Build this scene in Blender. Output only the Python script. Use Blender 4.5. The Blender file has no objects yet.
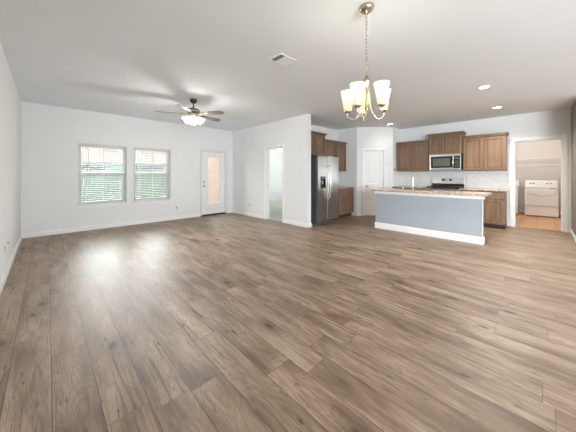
import bpy, bmesh, math, random
from mathutils import Vector, Matrix
random.seed(7)
SC = bpy.context.scene
COL = SC.collection
R = math.radians
PI = math.pi

# ------------------------------------------------------------------ camera, world, sun, fill lights, exposure
cam = bpy.data.cameras.new('camera')
cam.sensor_width = 36.0
cam.lens = 245.154 / 576 * 36
cam.shift_y = -(216 - 174.805) / 576
cam.clip_start = 0.05
cam.clip_end = 300
co = bpy.data.objects.new('camera', cam)
COL.objects.link(co)
co.location = (0, 0, 1.274)
co.rotation_euler = (R(90), 0, R(45.457 - 90))
SC.camera = co

w = bpy.data.worlds.new('sky')
SC.world = w
w.use_nodes = True
wt = w.node_tree
bg = wt.nodes['Background']
bg.inputs['Color'].default_value = (0.96, 0.98, 1.0, 1)
# hazy sky with a bright lobe added over the neighbouring house for floor glare
SKY_BASE, SKY_GLOW, GLOW_ELEV = 2.3, 19.0, R(20)
_tc = wt.nodes.new('ShaderNodeTexCoord')
_dt = wt.nodes.new('ShaderNodeVectorMath')
_dt.operation = 'DOT_PRODUCT'
_dt.inputs[1].default_value = (0.05, math.cos(GLOW_ELEV), math.sin(GLOW_ELEV))
wt.links.new(_tc.outputs['Generated'], _dt.inputs[0])


def wmath(op, a, b):
    nd = wt.nodes.new('ShaderNodeMath')
    nd.operation = op
    for k_, v_ in ((0, a), (1, b)):
        if isinstance(v_, (int, float)):
            nd.inputs[k_].default_value = v_
        else:
            wt.links.new(v_, nd.inputs[k_])
    return nd.outputs[0]


_glow = wmath('MULTIPLY', wmath('POWER', wmath('MAXIMUM', _dt.outputs['Value'], 0.0), 9.0), SKY_GLOW)
_glow.node.name = 'glow'
_sum = wmath('ADD', _glow, SKY_BASE)
_sum.node.name = 'base'
wt.links.new(_sum, bg.inputs['Strength'])

sun = bpy.data.lights.new('sun', 'SUN')
sun.energy = 0.6
sun.angle = R(2)
sun.color = (1, 0.95, 0.86)
so = bpy.data.objects.new('sun', sun)
COL.objects.link(so)
so.rotation_euler = (R(42), 0, R(12))       # from behind the house, high


def area_light(name, loc, rot, sx, sy, power, color):
    l = bpy.data.lights.new(name, 'AREA')
    l.shape = 'RECTANGLE'
    l.size = sx
    l.size_y = sy
    l.energy = power
    l.color = color
    o = bpy.data.objects.new(name, l)
    COL.objects.link(o)
    o.location = loc
    o.rotation_euler = rot
    return o


XA0 = -0.365
# fill lights added behind the camera, set in added windows
FILL_COL = (0.87, 0.945, 1.0)
area_light('front_fill', (0.42, -5.54, 1.45), (R(90), 0, 0), 1.35, 1.85, 90, FILL_COL)
area_light('side_fill', (XA0 + 0.03, -3.3, 1.35), (R(90), 0, R(-90)), 2.1, 1.65, 195, FILL_COL)

SC.view_settings.view_transform = 'Standard'
SC.view_settings.look = 'None'
SC.view_settings.exposure = 0.98
SC.view_settings.gamma = 1.0
SC.view_settings.use_curve_mapping = False
SC.cycles.max_bounces = 12
SC.cycles.diffuse_bounces = 6
SC.cycles.glossy_bounces = 4
SC.cycles.transparent_max_bounces = 16
SC.cycles.sample_clamp_indirect = 6
SC.cycles.caustics_reflective = False
SC.cycles.caustics_refractive = False
SC.cycles.use_denoising = True

# ------------------------------------------------------------------ room dimensions
XA, YW, XF, YC = -0.365, 7.226, 4.479, 3.878
XFB = 4.606                       # kitchen / bedroom face of the partition
XK, YR, YK = 8.175, -0.524, 4.64
XP = 6.845                        # side of the pantry
P1, P2 = (6.845, 3.92), (7.614, 3.118)
YPS = 3.118
CE = 2.743
YB = -5.6
XE = 7.1
T = 0.12

# ------------------------------------------------------------------ materials
def lin(r, g, b):
    f = lambda c: c / 12.92 if c <= 0.04045 else ((c + 0.055) / 1.055) ** 2.4
    return (f(r / 255), f(g / 255), f(b / 255), 1)


class NT:
    def __init__(s, name):
        s.m = bpy.data.materials.new(name)
        s.m.use_nodes = True
        s.t = s.m.node_tree
        s.bsdf = s.t.nodes['Principled BSDF']
        s.out = s.t.nodes['Material Output']

    def n(s, typ, **kw):
        nd = s.t.nodes.new(typ)
        for k, v in kw.items():
            setattr(nd, k, v)
        return nd

    def l(s, a, b):
        s.t.links.new(a, b)

    def val(s, nd, key, v):
        if hasattr(v, 'is_output') or isinstance(v, bpy.types.NodeSocket):
            s.l(v, nd.inputs[key])
        else:
            nd.inputs[key].default_value = v

    def math(s, op, a, b=None, c=None):
        nd = s.n('ShaderNodeMath', operation=op)
        s.val(nd, 0, a)
        if b is not None:
            s.val(nd, 1, b)
        if c is not None:
            s.val(nd, 2, c)
        return nd.outputs[0]

    def coords(s, kind='Object', scale=None, loc=None):
        tc = s.n('ShaderNodeTexCoord')
        o = tc.outputs[kind]
        if scale or loc:
            mp = s.n('ShaderNodeMapping')
            s.l(o, mp.inputs['Vector'])
            if scale:
                mp.inputs['Scale'].default_value = scale
            if loc:
                mp.inputs['Location'].default_value = loc
            o = mp.outputs[0]
        return o

    def noise(s, vec, scale=5, detail=3, rough=0.5, dist=0.0):
        nd = s.n('ShaderNodeTexNoise')
        s.l(vec, nd.inputs['Vector'])
        nd.inputs['Scale'].default_value = scale
        nd.inputs['Detail'].default_value = detail
        nd.inputs['Roughness'].default_value = rough
        nd.inputs['Distortion'].default_value = dist
        return nd.outputs['Fac']

    def ramp(s, fac, stops):
        nd = s.n('ShaderNodeValToRGB')
        s.l(fac, nd.inputs[0])
        cr = nd.color_ramp
        while len(cr.elements) < len(stops):
            cr.elements.new(0.5)
        for e, (p, c) in zip(cr.elements, stops):
            e.position = p
            e.color = c
        return nd.outputs[0]

    def mix(s, fac, a, b, blend='MIX'):
        nd = s.n('ShaderNodeMix', data_type='RGBA', blend_type=blend)
        s.val(nd, 0, fac)
        s.val(nd, 6, a)
        s.val(nd, 7, b)
        return nd.outputs[2]

    def bump(s, h, strength=0.2, dist=0.01):
        nd = s.n('ShaderNodeBump')
        s.l(h, nd.inputs['Height'])
        nd.inputs['Strength'].default_value = strength
        nd.inputs['Distance'].default_value = dist
        s.l(nd.outputs[0], s.bsdf.inputs['Normal'])


def simple(name, col, rough=0.5, metal=0.0, var=0.04, vscale=8, bump=0.0, bscale=60, spec=0.5, scale=None):
    t = NT(name)
    v = t.coords('Object', scale)
    n = t.noise(v, vscale, 3)
    lo = tuple(c * (1 - var) for c in col[:3]) + (1,)
    hi = tuple(min(1, c * (1 + var)) for c in col[:3]) + (1,)
    t.l(t.ramp(n, [(0.3, lo), (0.7, hi)]), t.bsdf.inputs['Base Color'])
    t.bsdf.inputs['Roughness'].default_value = rough
    t.bsdf.inputs['Metallic'].default_value = metal
    t.bsdf.inputs['Specular IOR Level'].default_value = spec
    if bump:
        t.bump(t.noise(v, bscale, 2), bump, 0.003)
    return t.m


def emissive(name, col, strength, base=(0.9, 0.9, 0.88, 1)):
    t = NT(name)
    t.bsdf.inputs['Base Color'].default_value = base
    t.bsdf.inputs['Emission Color'].default_value = col
    t.bsdf.inputs['Emission Strength'].default_value = strength
    t.bsdf.inputs['Roughness'].default_value = 0.3
    return t.m


F0, F1, F2, F3 = (100, 80, 62), (139, 117, 97), (158, 135, 114), (177, 155, 133)


def plank_floor():
    t = NT('oak_plank_floor')
    tc = t.n('ShaderNodeTexCoord')
    sp = t.n('ShaderNodeSeparateXYZ')
    t.l(tc.outputs['Object'], sp.inputs[0])
    X, Y = sp.outputs[0], sp.outputs[1]
    W, L = 0.195, 1.22
    u = t.math('DIVIDE', t.math('ADD', X, 10 * W - 0.021), W)
    row = t.math('FLOOR', u)
    fu = t.math('FRACT', u)
    wn = t.n('ShaderNodeTexWhiteNoise', noise_dimensions='1D')
    t.l(row, wn.inputs['W'])
    v = t.math('ADD', t.math('DIVIDE', Y, L), t.math('MULTIPLY', wn.outputs['Value'], 7.3))
    idn = t.math('FLOOR', v)
    fv = t.math('FRACT', v)
    cb = t.n('ShaderNodeCombineXYZ')
    t.l(row, cb.inputs[0])
    t.l(idn, cb.inputs[1])
    wn2 = t.n('ShaderNodeTexWhiteNoise', noise_dimensions='2D')
    t.l(cb.outputs[0], wn2.inputs['Vector'])
    pid = wn2.outputs['Value']
    # per plank shifted coordinates
    off = t.n('ShaderNodeVectorMath', operation='SCALE')
    t.l(wn2.outputs['Color'], off.inputs[0])
    off.inputs['Scale'].default_value = 40
    add = t.n('ShaderNodeVectorMath', operation='ADD')
    t.l(tc.outputs['Object'], add.inputs[0])
    t.l(off.outputs[0], add.inputs[1])
    vec = add.outputs[0]

    def mp(sc):
        m = t.n('ShaderNodeMapping')
        t.l(vec, m.inputs[0])
        m.inputs['Scale'].default_value = sc
        return m.outputs[0]
    def remap(v_, a, b, to=1.0, smooth=True):
        nd = t.n('ShaderNodeMapRange')
        if smooth:
            nd.interpolation_type = 'SMOOTHSTEP'
        t.l(v_, nd.inputs['Value'])
        nd.inputs['From Min'].default_value = a
        nd.inputs['From Max'].default_value = b
        nd.inputs['To Max'].default_value = to
        return nd.outputs[0]
    # knots, rare, stretched along the plank
    vo = t.n('ShaderNodeTexVoronoi')
    t.l(mp((4.6, 1.9, 1)), vo.inputs['Vector'])
    vo.inputs['Scale'].default_value = 1.0
    rare = t.n('ShaderNodeSeparateColor')
    t.l(vo.outputs['Color'], rare.inputs[0])
    has = t.math('GREATER_THAN', rare.outputs[0], 0.30)
    wob = t.math('MULTIPLY', t.math('SUBTRACT', t.noise(mp((26, 11, 1)), 1.0, 2), 0.5), 0.16)
    kd = t.math('ADD', vo.outputs['Distance'], wob)
    halo = t.math('MULTIPLY', remap(kd, 0.50, 0.0), has)
    core = t.math('MULTIPLY', remap(kd, 0.15, 0.02, 1.0), has)
    # broad smoky figure, growth rings that bend round the knots, streaks and pores
    cloud = t.noise(mp((6.5, 1.3, 1)), 1.0, 3, 0.55, 0.15)
    ringn = t.noise(mp((5.5, 0.75, 1)), 1.0, 2, 0.5, 0.4)
    ph = t.math('ADD', t.math('MULTIPLY', ringn, 20), t.math('MULTIPLY', halo, 4.5))
    rings = t.math('MULTIPLY', t.math('ABSOLUTE', t.math('SUBTRACT', t.math('FRACT', ph), 0.5)), 2)
    rings = remap(rings, 0.35, 1.0)
    streak = remap(t.noise(mp((55, 2.2, 1)), 1.0, 3, 0.6, 0.1), 0.50, 0.64)
    pores = remap(t.noise(mp((150, 10, 1)), 1.0, 3, 0.6), 0.52, 0.64)
    dash = remap(t.noise(mp((34, 6.0, 1)), 1.0, 2, 0.5, 0.2), 0.66, 0.74)
    patch = remap(t.noise(mp((4.2, 1.1, 1)), 1.0, 2, 0.5, 0.3), 0.38, 0.62)
    streak = t.math('MULTIPLY', streak, t.math('MULTIPLY_ADD', patch, 0.95, 0.25))
    dash = t.math('MULTIPLY', dash, t.math('MULTIPLY_ADD', patch, 0.9, 0.4))
    base = t.ramp(cloud, [(0.30, lin(*F0)), (0.45, lin(*F1)), (0.57, lin(*F2)), (0.72, lin(*F3))])
    c = t.mix(t.math('MULTIPLY', rings, 0.30), base, lin(98, 76, 58))
    c = t.mix(t.math('MULTIPLY', streak, 0.56), c, lin(88, 67, 50))
    c = t.mix(t.math('MULTIPLY', pores, 0.34), c, lin(84, 64, 48))
    c = t.mix(t.math('MULTIPLY', dash, 0.85), c, lin(62, 45, 34))
    c = t.mix(t.math('MULTIPLY', halo, 0.5), c, lin(86, 64, 48))
    c = t.mix(t.math('MULTIPLY', core, 0.95), c, lin(56, 42, 34))
    tone = t.math('ADD', 0.94, t.math('MULTIPLY', pid, 0.12))
    cc = t.n('ShaderNodeVectorMath', operation='SCALE')
    t.l(c, cc.inputs[0])
    t.l(tone, cc.inputs['Scale'])
    c = cc.outputs[0]
    # seams
    eu = t.math('MULTIPLY', t.math('MINIMUM', fu, t.math('SUBTRACT', 1.0, fu)), W)
    ev = t.math('MULTIPLY_ADD', t.math('MINIMUM', fv, t.math('SUBTRACT', 1.0, fv)), L, 0.0007)
    e = t.math('MINIMUM', eu, ev)
    sm = t.n('ShaderNodeMapRange')
    t.l(e, sm.inputs['Value'])
    sm.inputs['From Min'].default_value = 0.0010
    sm.inputs['From Max'].default_value = 0.0030
    sm.inputs['To Min'].default_value = 0.88
    sm.inputs['To Max'].default_value = 0.0
    c = t.mix(sm.outputs[0], c, lin(70, 54, 44))
    t.l(c, t.bsdf.inputs['Base Color'])
    rr = t.math('ADD', 0.36, t.math('MULTIPLY', cloud, 0.14))
    t.l(rr, t.bsdf.inputs['Roughness'])
    h = t.math('SUBTRACT', t.math('MULTIPLY', pores, 0.25), sm.outputs[0])
    t.bump(h, 0.25, 0.002)
    return t.m


def wood(name, c0, c1, scale=(18, 18, 1.6), rough=0.42):
    t = NT(name)
    v = t.coords('Object', scale)
    n = t.noise(v, 1.0, 4, 0.6, 0.4)
    n2 = t.noise(t.coords('Object', tuple(k * 6 for k in scale)), 1.0, 3, 0.6)
    c = t.ramp(n, [(0.3, c0), (0.7, c1)])
    c = t.mix(t.math('MULTIPLY', n2, 0.16), c, tuple(x * 0.6 for x in c0[:3]) + (1,))
    t.l(c, t.bsdf.inputs['Base Color'])
    t.bsdf.inputs['Roughness'].default_value = rough
    t.bump(n2, 0.05, 0.001)
    return t.m


def granite():
    t = NT('granite')
    v = t.coords('Object')
    vo = t.n('ShaderNodeTexVoronoi')
    t.l(v, vo.inputs['Vector'])
    vo.inputs['Scale'].default_value = 90
    sp = t.n('ShaderNodeSeparateColor')
    t.l(vo.outputs['Color'], sp.inputs[0])
    n = t.noise(v, 14, 4, 0.6)
    f = t.math('ADD', t.math('MULTIPLY', sp.outputs[0], 0.55), t.math('MULTIPLY', n, 0.5))
    c = t.ramp(f, [(0.22, lin(70, 56, 48)), (0.36, lin(140, 112, 90)), (0.5, lin(184, 160, 136)), (0.66, lin(205, 186, 166)), (0.8, lin(228, 220, 208))])
    t.l(c, t.bsdf.inputs['Base Color'])
    t.bsdf.inputs['Roughness'].default_value = 0.16
    return t.m


def tile_floor():
    t = NT('terracotta_tile')
    tc = t.coords('Object')
    br = t.n('ShaderNodeTexBrick', offset=0.0)
    t.l(tc, br.inputs['Vector'])
    br.inputs['Color1'].default_value = lin(205, 160, 116)
    br.inputs['Color2'].default_value = lin(192, 146, 104)
    br.inputs['Mortar'].default_value = lin(150, 112, 84)
    br.inputs['Scale'].default_value = 1.0
    br.inputs['Mortar Size'].default_value = 0.006
    br.inputs['Brick Width'].default_value = 0.33
    br.inputs['Row Height'].default_value = 0.33
    n = t.noise(tc, 9, 4)
    c = t.mix(t.math('MULTIPLY', n, 0.3), br.outputs['Color'], lin(170, 122, 84))
    t.l(c, t.bsdf.inputs['Base Color'])
    t.bsdf.inputs['Roughness'].default_value = 0.35
    return t.m


def brick_mat(name, c1, c2, mortar, sx=0.22, sz=0.075, axis='XZ'):
    t = NT(name)
    tc = t.n('ShaderNodeTexCoord')
    sp = t.n('ShaderNodeSeparateXYZ')
    t.l(tc.outputs['Object'], sp.inputs[0])
    cb = t.n('ShaderNodeCombineXYZ')
    t.l(t.math('ADD', sp.outputs[0], sp.outputs[1]), cb.inputs[0])
    t.l(sp.outputs[2], cb.inputs[1])
    br = t.n('ShaderNodeTexBrick')
    t.l(cb.outputs[0], br.inputs['Vector'])
    br.inputs['Color1'].default_value = c1
    br.inputs['Color2'].default_value = c2
    br.inputs['Mortar'].default_value = mortar
    br.inputs['Scale'].default_value = 1.0
    br.inputs['Mortar Size'].default_value = 0.006
    br.inputs['Brick Width'].default_value = sx
    br.inputs['Row Height'].default_value = sz
    t.l(br.outputs['Color'], t.bsdf.inputs['Base Color'])
    t.bsdf.inputs['Roughness'].default_value = 0.85
    t.bump(br.outputs['Fac'], -0.4, 0.01)
    return t.m


def glass_mat(name, tint=(1, 1, 1, 1)):
    t = NT(name)
    tr = t.n('ShaderNodeBsdfTransparent')
    tr.inputs[0].default_value = tint
    gl = t.n('ShaderNodeBsdfGlossy')
    gl.inputs['Roughness'].default_value = 0.02
    fr = t.n('ShaderNodeFresnel')
    fr.inputs[0].default_value = 1.45
    mx = t.n('ShaderNodeMixShader')
    t.l(fr.outputs[0], mx.inputs[0])
    t.l(tr.outputs[0], mx.inputs[1])
    t.l(gl.outputs[0], mx.inputs[2])
    t.l(mx.outputs[0], t.out.inputs['Surface'])
    return t.m


def shade_glass(name, col, strength):
    """frosted glass of a lit lamp: translucent, glowing from the bulb inside"""
    t = NT(name)
    tl = t.n('ShaderNodeBsdfTranslucent')
    tl.inputs[0].default_value = tuple(0.9 * c_ ** 0.6 for c_ in col[:3]) + (1,)
    df = t.n('ShaderNodeBsdfDiffuse')
    df.inputs[0].default_value = tuple(0.85 * c_ ** 0.6 for c_ in col[:3]) + (1,)
    em = t.n('ShaderNodeEmission')
    em.inputs[0].default_value = col
    em.inputs[1].default_value = strength
    m1 = t.n('ShaderNodeMixShader')
    m1.inputs[0].default_value = 0.5
    t.l(df.outputs[0], m1.inputs[1])
    t.l(tl.outputs[0], m1.inputs[2])
    ad = t.n('ShaderNodeAddShader')
    t.l(m1.outputs[0], ad.inputs[0])
    t.l(em.outputs[0], ad.inputs[1])
    t.l(ad.outputs[0], t.out.inputs['Surface'])
    return t.m


def shingles():
    return brick_mat('roof_shingles', lin(112, 101, 94), lin(100, 90, 84), lin(70, 62, 58), 0.5, 0.16)


def carpet_mat():
    t = NT('carpet')
    v = t.coords('Object')
    n = t.noise(v, 120, 3, 0.7)
    n2 = t.noise(v, 5, 2)
    c = t.ramp(n, [(0.3, lin(178, 180, 170)), (0.7, lin(216, 218, 206))])
    c = t.mix(t.math('MULTIPLY', n2, 0.3), c, lin(188, 190, 178))
    t.l(c, t.bsdf.inputs['Base Color'])
    t.bsdf.inputs['Roughness'].default_value = 0.95
    t.bump(n, 0.6, 0.01)
    return t.m


def grass_mat():
    t = NT('lawn')
    v = t.coords('Object')
    n = t.noise(v, 30, 4, 0.7)
    t.l(t.ramp(n, [(0.3, lin(80, 110, 60)), (0.7, lin(140, 160, 100))]), t.bsdf.inputs['Base Color'])
    t.bsdf.inputs['Roughness'].default_value = 0.9
    return t.m


def steel_mat(name, col, rough=0.28):
    t = NT(name)
    v = t.coords('Object', (3, 3, 260))
    n = t.noise(v, 1.0, 2, 0.6)
    t.l(t.ramp(n, [(0.3, tuple(c * 0.92 for c in col[:3]) + (1,)), (0.7, col)]), t.bsdf.inputs['Base Color'])
    t.bsdf.inputs['Metallic'].default_value = 1.0
    t.bsdf.inputs['Roughness'].default_value = rough
    t.bsdf.inputs['Anisotropic'].default_value = 0.4
    return t.m


M = {}
M['wall'] = simple('wall_paint', (0.79, 0.80, 0.80, 1), 0.75, var=0.012, vscale=3, bump=0.06, bscale=180)
M['ceil'] = simple('ceiling_paint', (0.85, 0.89, 0.93, 1), 0.9, var=0.012, vscale=2, bump=0.08, bscale=150)
M['taupe'] = simple('taupe_wall', lin(128, 122, 113), 0.6, var=0.02, vscale=3, bump=0.06, bscale=180)  # taupe base colour, darker than the other walls
M['trim'] = simple('white_trim_paint', (0.87, 0.87, 0.86, 1), 0.35, var=0.01)
M['door'] = simple('door_paint', (0.83, 0.83, 0.82, 1), 0.4, var=0.01)
M['floor'] = plank_floor()
M['wood'] = wood('cabinet_wood', lin(112, 87, 68), lin(142, 115, 93))
M['wood_recess_shade'] = wood('recess_shade_wood', lin(74, 54, 42), lin(88, 66, 52))  # darker wood tone standing for shade in the door panel recess
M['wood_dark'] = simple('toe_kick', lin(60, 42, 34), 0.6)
M['granite'] = granite()
M['island'] = simple('pale_blue_grey_paint', lin(164, 172, 179), 0.6, var=0.015, vscale=3, bump=0.05, bscale=150)
M['steel'] = steel_mat('stainless_steel', (0.66, 0.65, 0.64, 1))
M['steel_dark'] = simple('grey_appliance_side', lin(84, 86, 88), 0.45, 0.1)
M['black'] = simple('black_plastic', (0.012, 0.012, 0.013, 1), 0.25)
M['blackglass'] = simple('black_glass', (0.02, 0.022, 0.022, 1), 0.06)
M['smoke'] = simple('smoky_window', lin(96, 98, 92), 0.12)
M['grey'] = simple('grey_plastic', lin(150, 152, 154), 0.4)
M['chrome'] = simple('brushed_nickel', (0.72, 0.70, 0.66, 1), 0.22, 1.0)
M['brass'] = simple('antique_nickel', (0.50, 0.43, 0.32, 1), 0.25, 1.0)
M['bronze'] = simple('dark_bronze', (0.07, 0.06, 0.05, 1), 0.35, 0.8)
M['satin'] = simple('satin_nickel_arm', (0.80, 0.76, 0.66, 1), 0.3, 0.9)
M['blade'] = wood('fan_blade_wood', lin(84, 74, 68), lin(110, 98, 90), (3, 18, 18))
M['vent'] = simple('vent_white', (0.92, 0.92, 0.91, 1), 0.35)
M['vent_dark'] = simple('vent_duct', (0.34, 0.34, 0.34, 1), 0.8)
M['plate'] = simple('plate_plastic', (0.82, 0.82, 0.80, 1), 0.35)
M['slot'] = simple('outlet_slots', (0.36, 0.36, 0.35, 1), 0.5)
M['appliance'] = simple('white_enamel', (0.84, 0.84, 0.84, 1), 0.18, var=0.01)
M['wire'] = simple('white_wire', (0.82, 0.82, 0.82, 1), 0.4)
M['tile'] = tile_floor()
M['laundry_wall'] = simple('laundry_paint', lin(226, 219, 213), 0.75, var=0.012, vscale=3, bump=0.06, bscale=180)
M['subway'] = simple('glazed_tile', (0.80, 0.81, 0.81, 1), 0.08, var=0.06, vscale=9)
M['grout'] = simple('grout', lin(190, 190, 188), 0.8)
M['brick'] = brick_mat('tan_brick', lin(146, 122, 108), lin(134, 110, 96), lin(86, 74, 68), 0.30, 0.105)
M['brick_far'] = brick_mat('grey_brick', lin(110, 112, 120), lin(100, 102, 110), lin(128, 130, 136))
M['roof'] = shingles()
M['fence'] = wood('fence_wood', lin(116, 126, 118), lin(142, 150, 140), (12, 12, 1.0), 0.85)
M['grass'] = grass_mat()
M['carpet'] = carpet_mat()
M['glass'] = glass_mat('window_glass', (0.97, 0.98, 0.98, 1))
M['screen'] = glass_mat('screened_glass', (0.72, 0.755, 0.745, 1))
M['pane_cyan'] = simple('sky_blue_pane', lin(120, 176, 184), 0.2)
M['slat'] = simple('blind_slat', (0.66, 0.66, 0.63, 1), 0.45)
M['vinyl'] = simple('window_vinyl', (0.72, 0.72, 0.70, 1), 0.4)
M['shade'] = shade_glass('cream_lamp_glass', (1.0, 0.93, 0.62, 1), 0.10)
M['shade_white'] = shade_glass('white_lamp_glass', (1.0, 0.97, 0.9, 1), 0.3)
M['bulb'] = emissive('lit_bulb', (1, 0.95, 0.80, 1), 0.9)
M['lens'] = emissive('lit_lens', (1, 0.95, 0.86, 1), 14)
M['dome'] = emissive('lit_dome', (1, 0.96, 0.88, 1), 1.6)
M['digits'] = emissive('display_digits', (0.75, 0.95, 1.0, 1), 1.2)
M['ground'] = simple('concrete', lin(176, 172, 164), 0.9)

# ------------------------------------------------------------------ mesh helpers
class MB:
    def __init__(s):
        s.bm = bmesh.new()

    def box(s, x0, x1, y0, y1, z0, z1):
        x0, x1 = min(x0, x1), max(x0, x1)
        y0, y1 = min(y0, y1), max(y0, y1)
        z0, z1 = min(z0, z1), max(z0, z1)
        v = [s.bm.verts.new(p) for p in ((x0, y0, z0), (x1, y0, z0), (x1, y1, z0), (x0, y1, z0),
                                         (x0, y0, z1), (x1, y0, z1), (x1, y1, z1), (x0, y1, z1))]
        for f in ((3, 2, 1, 0), (4, 5, 6, 7), (0, 1, 5, 4), (1, 2, 6, 5), (2, 3, 7, 6), (3, 0, 4, 7)):
            s.bm.faces.new([v[i] for i in f])
        return s

    def obox(s, origin, ax, ay, az):
        """box from a corner and three edge vectors"""
        o = Vector(origin); ax = Vector(ax); ay = Vector(ay); az = Vector(az)
        ps = [o, o + ax, o + ax + ay, o + ay]
        ps += [p + az for p in ps]
        v = [s.bm.verts.new(p) for p in ps]
        for f in ((3, 2, 1, 0), (4, 5, 6, 7), (0, 1, 5, 4), (1, 2, 6, 5), (2, 3, 7, 6), (3, 0, 4, 7)):
            s.bm.faces.new([v[i] for i in f])
        return s

    def prism(s, pts, z0, z1):
        a = [s.bm.verts.new((x, y, z0)) for x, y in pts]
        b = [s.bm.verts.new((x, y, z1)) for x, y in pts]
        n = len(pts)
        s.bm.faces.new(list(reversed(a)))
        s.bm.faces.new(b)
        for i in range(n):
            s.bm.faces.new([a[i], a[(i + 1) % n], b[(i + 1) % n], b[i]])
        return s

    def extrude_x(s, pts, x0, x1):
        """profile of (y, z) pulled along x"""
        a = [s.bm.verts.new((x0, y, z)) for y, z in pts]
        b = [s.bm.verts.new((x1, y, z)) for y, z in pts]
        n = len(pts)
        s.bm.faces.new(a)
        s.bm.faces.new(list(reversed(b)))
        for i in range(n):
            s.bm.faces.new([a[(i + 1) % n], a[i], b[i], b[(i + 1) % n]])
        return s

    def lathe(s, prof, c=(0, 0, 0), n=24, cap=True):
        """profile of (r, z) turned about z"""
        rings = []
        for r, z in prof:
            rings.append([s.bm.verts.new((c[0] + r * math.cos(2 * PI * i / n), c[1] + r * math.sin(2 * PI * i / n), c[2] + z)) for i in range(n)])
        for a, b in zip(rings, rings[1:]):
            for i in range(n):
                s.bm.faces.new([a[i], a[(i + 1) % n], b[(i + 1) % n], b[i]])
        if cap:
            for rr in (rings[0], rings[-1]):
                s.bm.faces.new(rr)
        return s

    def tube(s, path, r, n=10, cap=True, closed=False):
        path = [Vector(p) for p in path]
        rings = []
        N = len(path)
        up = None
        for i, p in enumerate(path):
            if closed:
                d = path[(i + 1) % N] - path[i - 1]
            else:
                d = path[min(i + 1, N - 1)] - path[max(i - 1, 0)]
            d.normalize()
            if up is None:
                up = Vector((0, 0, 1)) if abs(d.z) < 0.9 else Vector((1, 0, 0))
            a = d.cross(up)
            if a.length < 1e-5:
                a = d.orthogonal()
            a.normalize()
            b = a.cross(d).normalized()
            up = b
            rr = r[i] if isinstance(r, (list, tuple)) else r
            rings.append([s.bm.verts.new(p + a * (rr * math.cos(2 * PI * k / n)) + b * (rr * math.sin(2 * PI * k / n))) for k in range(n)])
        pairs = list(zip(rings, rings[1:]))
        if closed:
            pairs.append((rings[-1], rings[0]))
        for a, b in pairs:
            for i in range(n):
                s.bm.faces.new([a[i], a[(i + 1) % n], b[(i + 1) % n], b[i]])
        if cap and not closed:
            s.bm.faces.new(rings[0])
            s.bm.faces.new(rings[-1])
        return s

    def rot(s, mat):
        bmesh.ops.transform(s.bm, matrix=mat, verts=s.bm.verts)
        return s

    def build(s, name, mat, parent=None, bevel=0.0, smooth=False, seg=2, solid=0.0):
        bm = s.bm
        bmesh.ops.recalc_face_normals(bm, faces=bm.faces)
        me = bpy.data.meshes.new(name)
        bm.to_mesh(me)
        bm.free()
        me.materials.append(mat)
        o = bpy.data.objects.new(name, me)
        COL.objects.link(o)
        if smooth:
            for p in me.polygons:
                p.use_smooth = True
        if solid:
            sm = o.modifiers.new('solid', 'SOLIDIFY')
            sm.thickness = solid
        if bevel:
            b = o.modifiers.new('bevel', 'BEVEL')
            b.width = bevel
            b.segments = seg
            b.limit_method = 'ANGLE'
            b.angle_limit = R(40)
        if parent is not None:
            o.parent = parent
        return o


def tag(o, label, cat, group=None, kind=None):
    o['label'] = label
    o['category'] = cat
    if group:
        o['group'] = group
    if kind:
        o['kind'] = kind
    return o


def thing(name, label, cat, loc=(0, 0, 0), rz=0.0, group=None, kind=None):
    o = bpy.data.objects.new(name, None)
    o.empty_display_size = 0.1
    COL.objects.link(o)
    o.location = loc
    o.rotation_euler = (0, 0, rz)
    return tag(o, label, cat, group, kind)


def dup(root, loc, rz, label, group=None):
    def cp(o, par):
        c = o.copy()
        COL.objects.link(c)
        if par is not None:
            c.parent = par
        for ch in list(o.children):
            cp(ch, c)
        return c
    r = cp(root, None)
    r.location = loc
    r.rotation_euler = (0, 0, rz)
    r['label'] = label
    if group:
        r['group'] = group
    return r


def struct(name, mb, mat, label, cat, bevel=0.0):
    return tag(mb.build(name, mat, None, bevel), label, cat, None, 'structure')


def point(name, parent, loc, power, color, radius=0.03):
    l = bpy.data.lights.new(name, 'POINT')
    l.energy = power
    l.color = color
    l.shadow_soft_size = radius
    o = bpy.data.objects.new(name, l)
    COL.objects.link(o)
    o.location = loc
    if parent is not None:
        o.parent = parent
    return o


# ------------------------------------------------------------------ the room shell
struct('floor', MB().box(XA - T, XK + 0.07, YB - T, YW + T, -0.1, 0.0), M['floor'],
       'grey brown oak plank floor running through living room and kitchen', 'floor')
struct('ceiling', MB().box(XA - T, 11.75, YB - T, YW + T, CE, CE + 0.12), M['ceil'],
       'flat white ceiling over living room and kitchen', 'ceiling')
SWY = (-4.4, -2.2)
struct('wall_left', MB().box(XA - T, XA, YB - T, SWY[0], 0, CE).box(XA - T, XA, SWY[1], YW + T, 0, CE).box(XA - T, XA, SWY[0], SWY[1], 0, 0.5).box(XA - T, XA, SWY[0], SWY[1], 2.4, CE), M['wall'],
       'plain white wall with two outlet plates low on it', 'wall')

# window wall: openings for two windows and the patio door
W1 = (0.50, 1.427)
W2 = (1.585, 2.476)
WZ = (0.585, 1.995)
D1 = (3.375, 4.225)
D1Z = 2.035
mb = MB()
for a, b in ((XA, W1[0]), (W1[1], W2[0]), (W2[1], D1[0]), (D1[1], XF)):
    mb.box(a, b, YW, YW + T, 0, CE)
for a, b in (W1, W2):
    mb.box(a, b, YW, YW + T, 0, WZ[0])
    mb.box(a, b, YW, YW + T, WZ[1], CE)
mb.box(D1[0], D1[1], YW, YW + T, D1Z, CE)
struct('wall_window', mb, M['wall'], 'white wall holding the two blinded windows and the patio door', 'wall')

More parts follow.
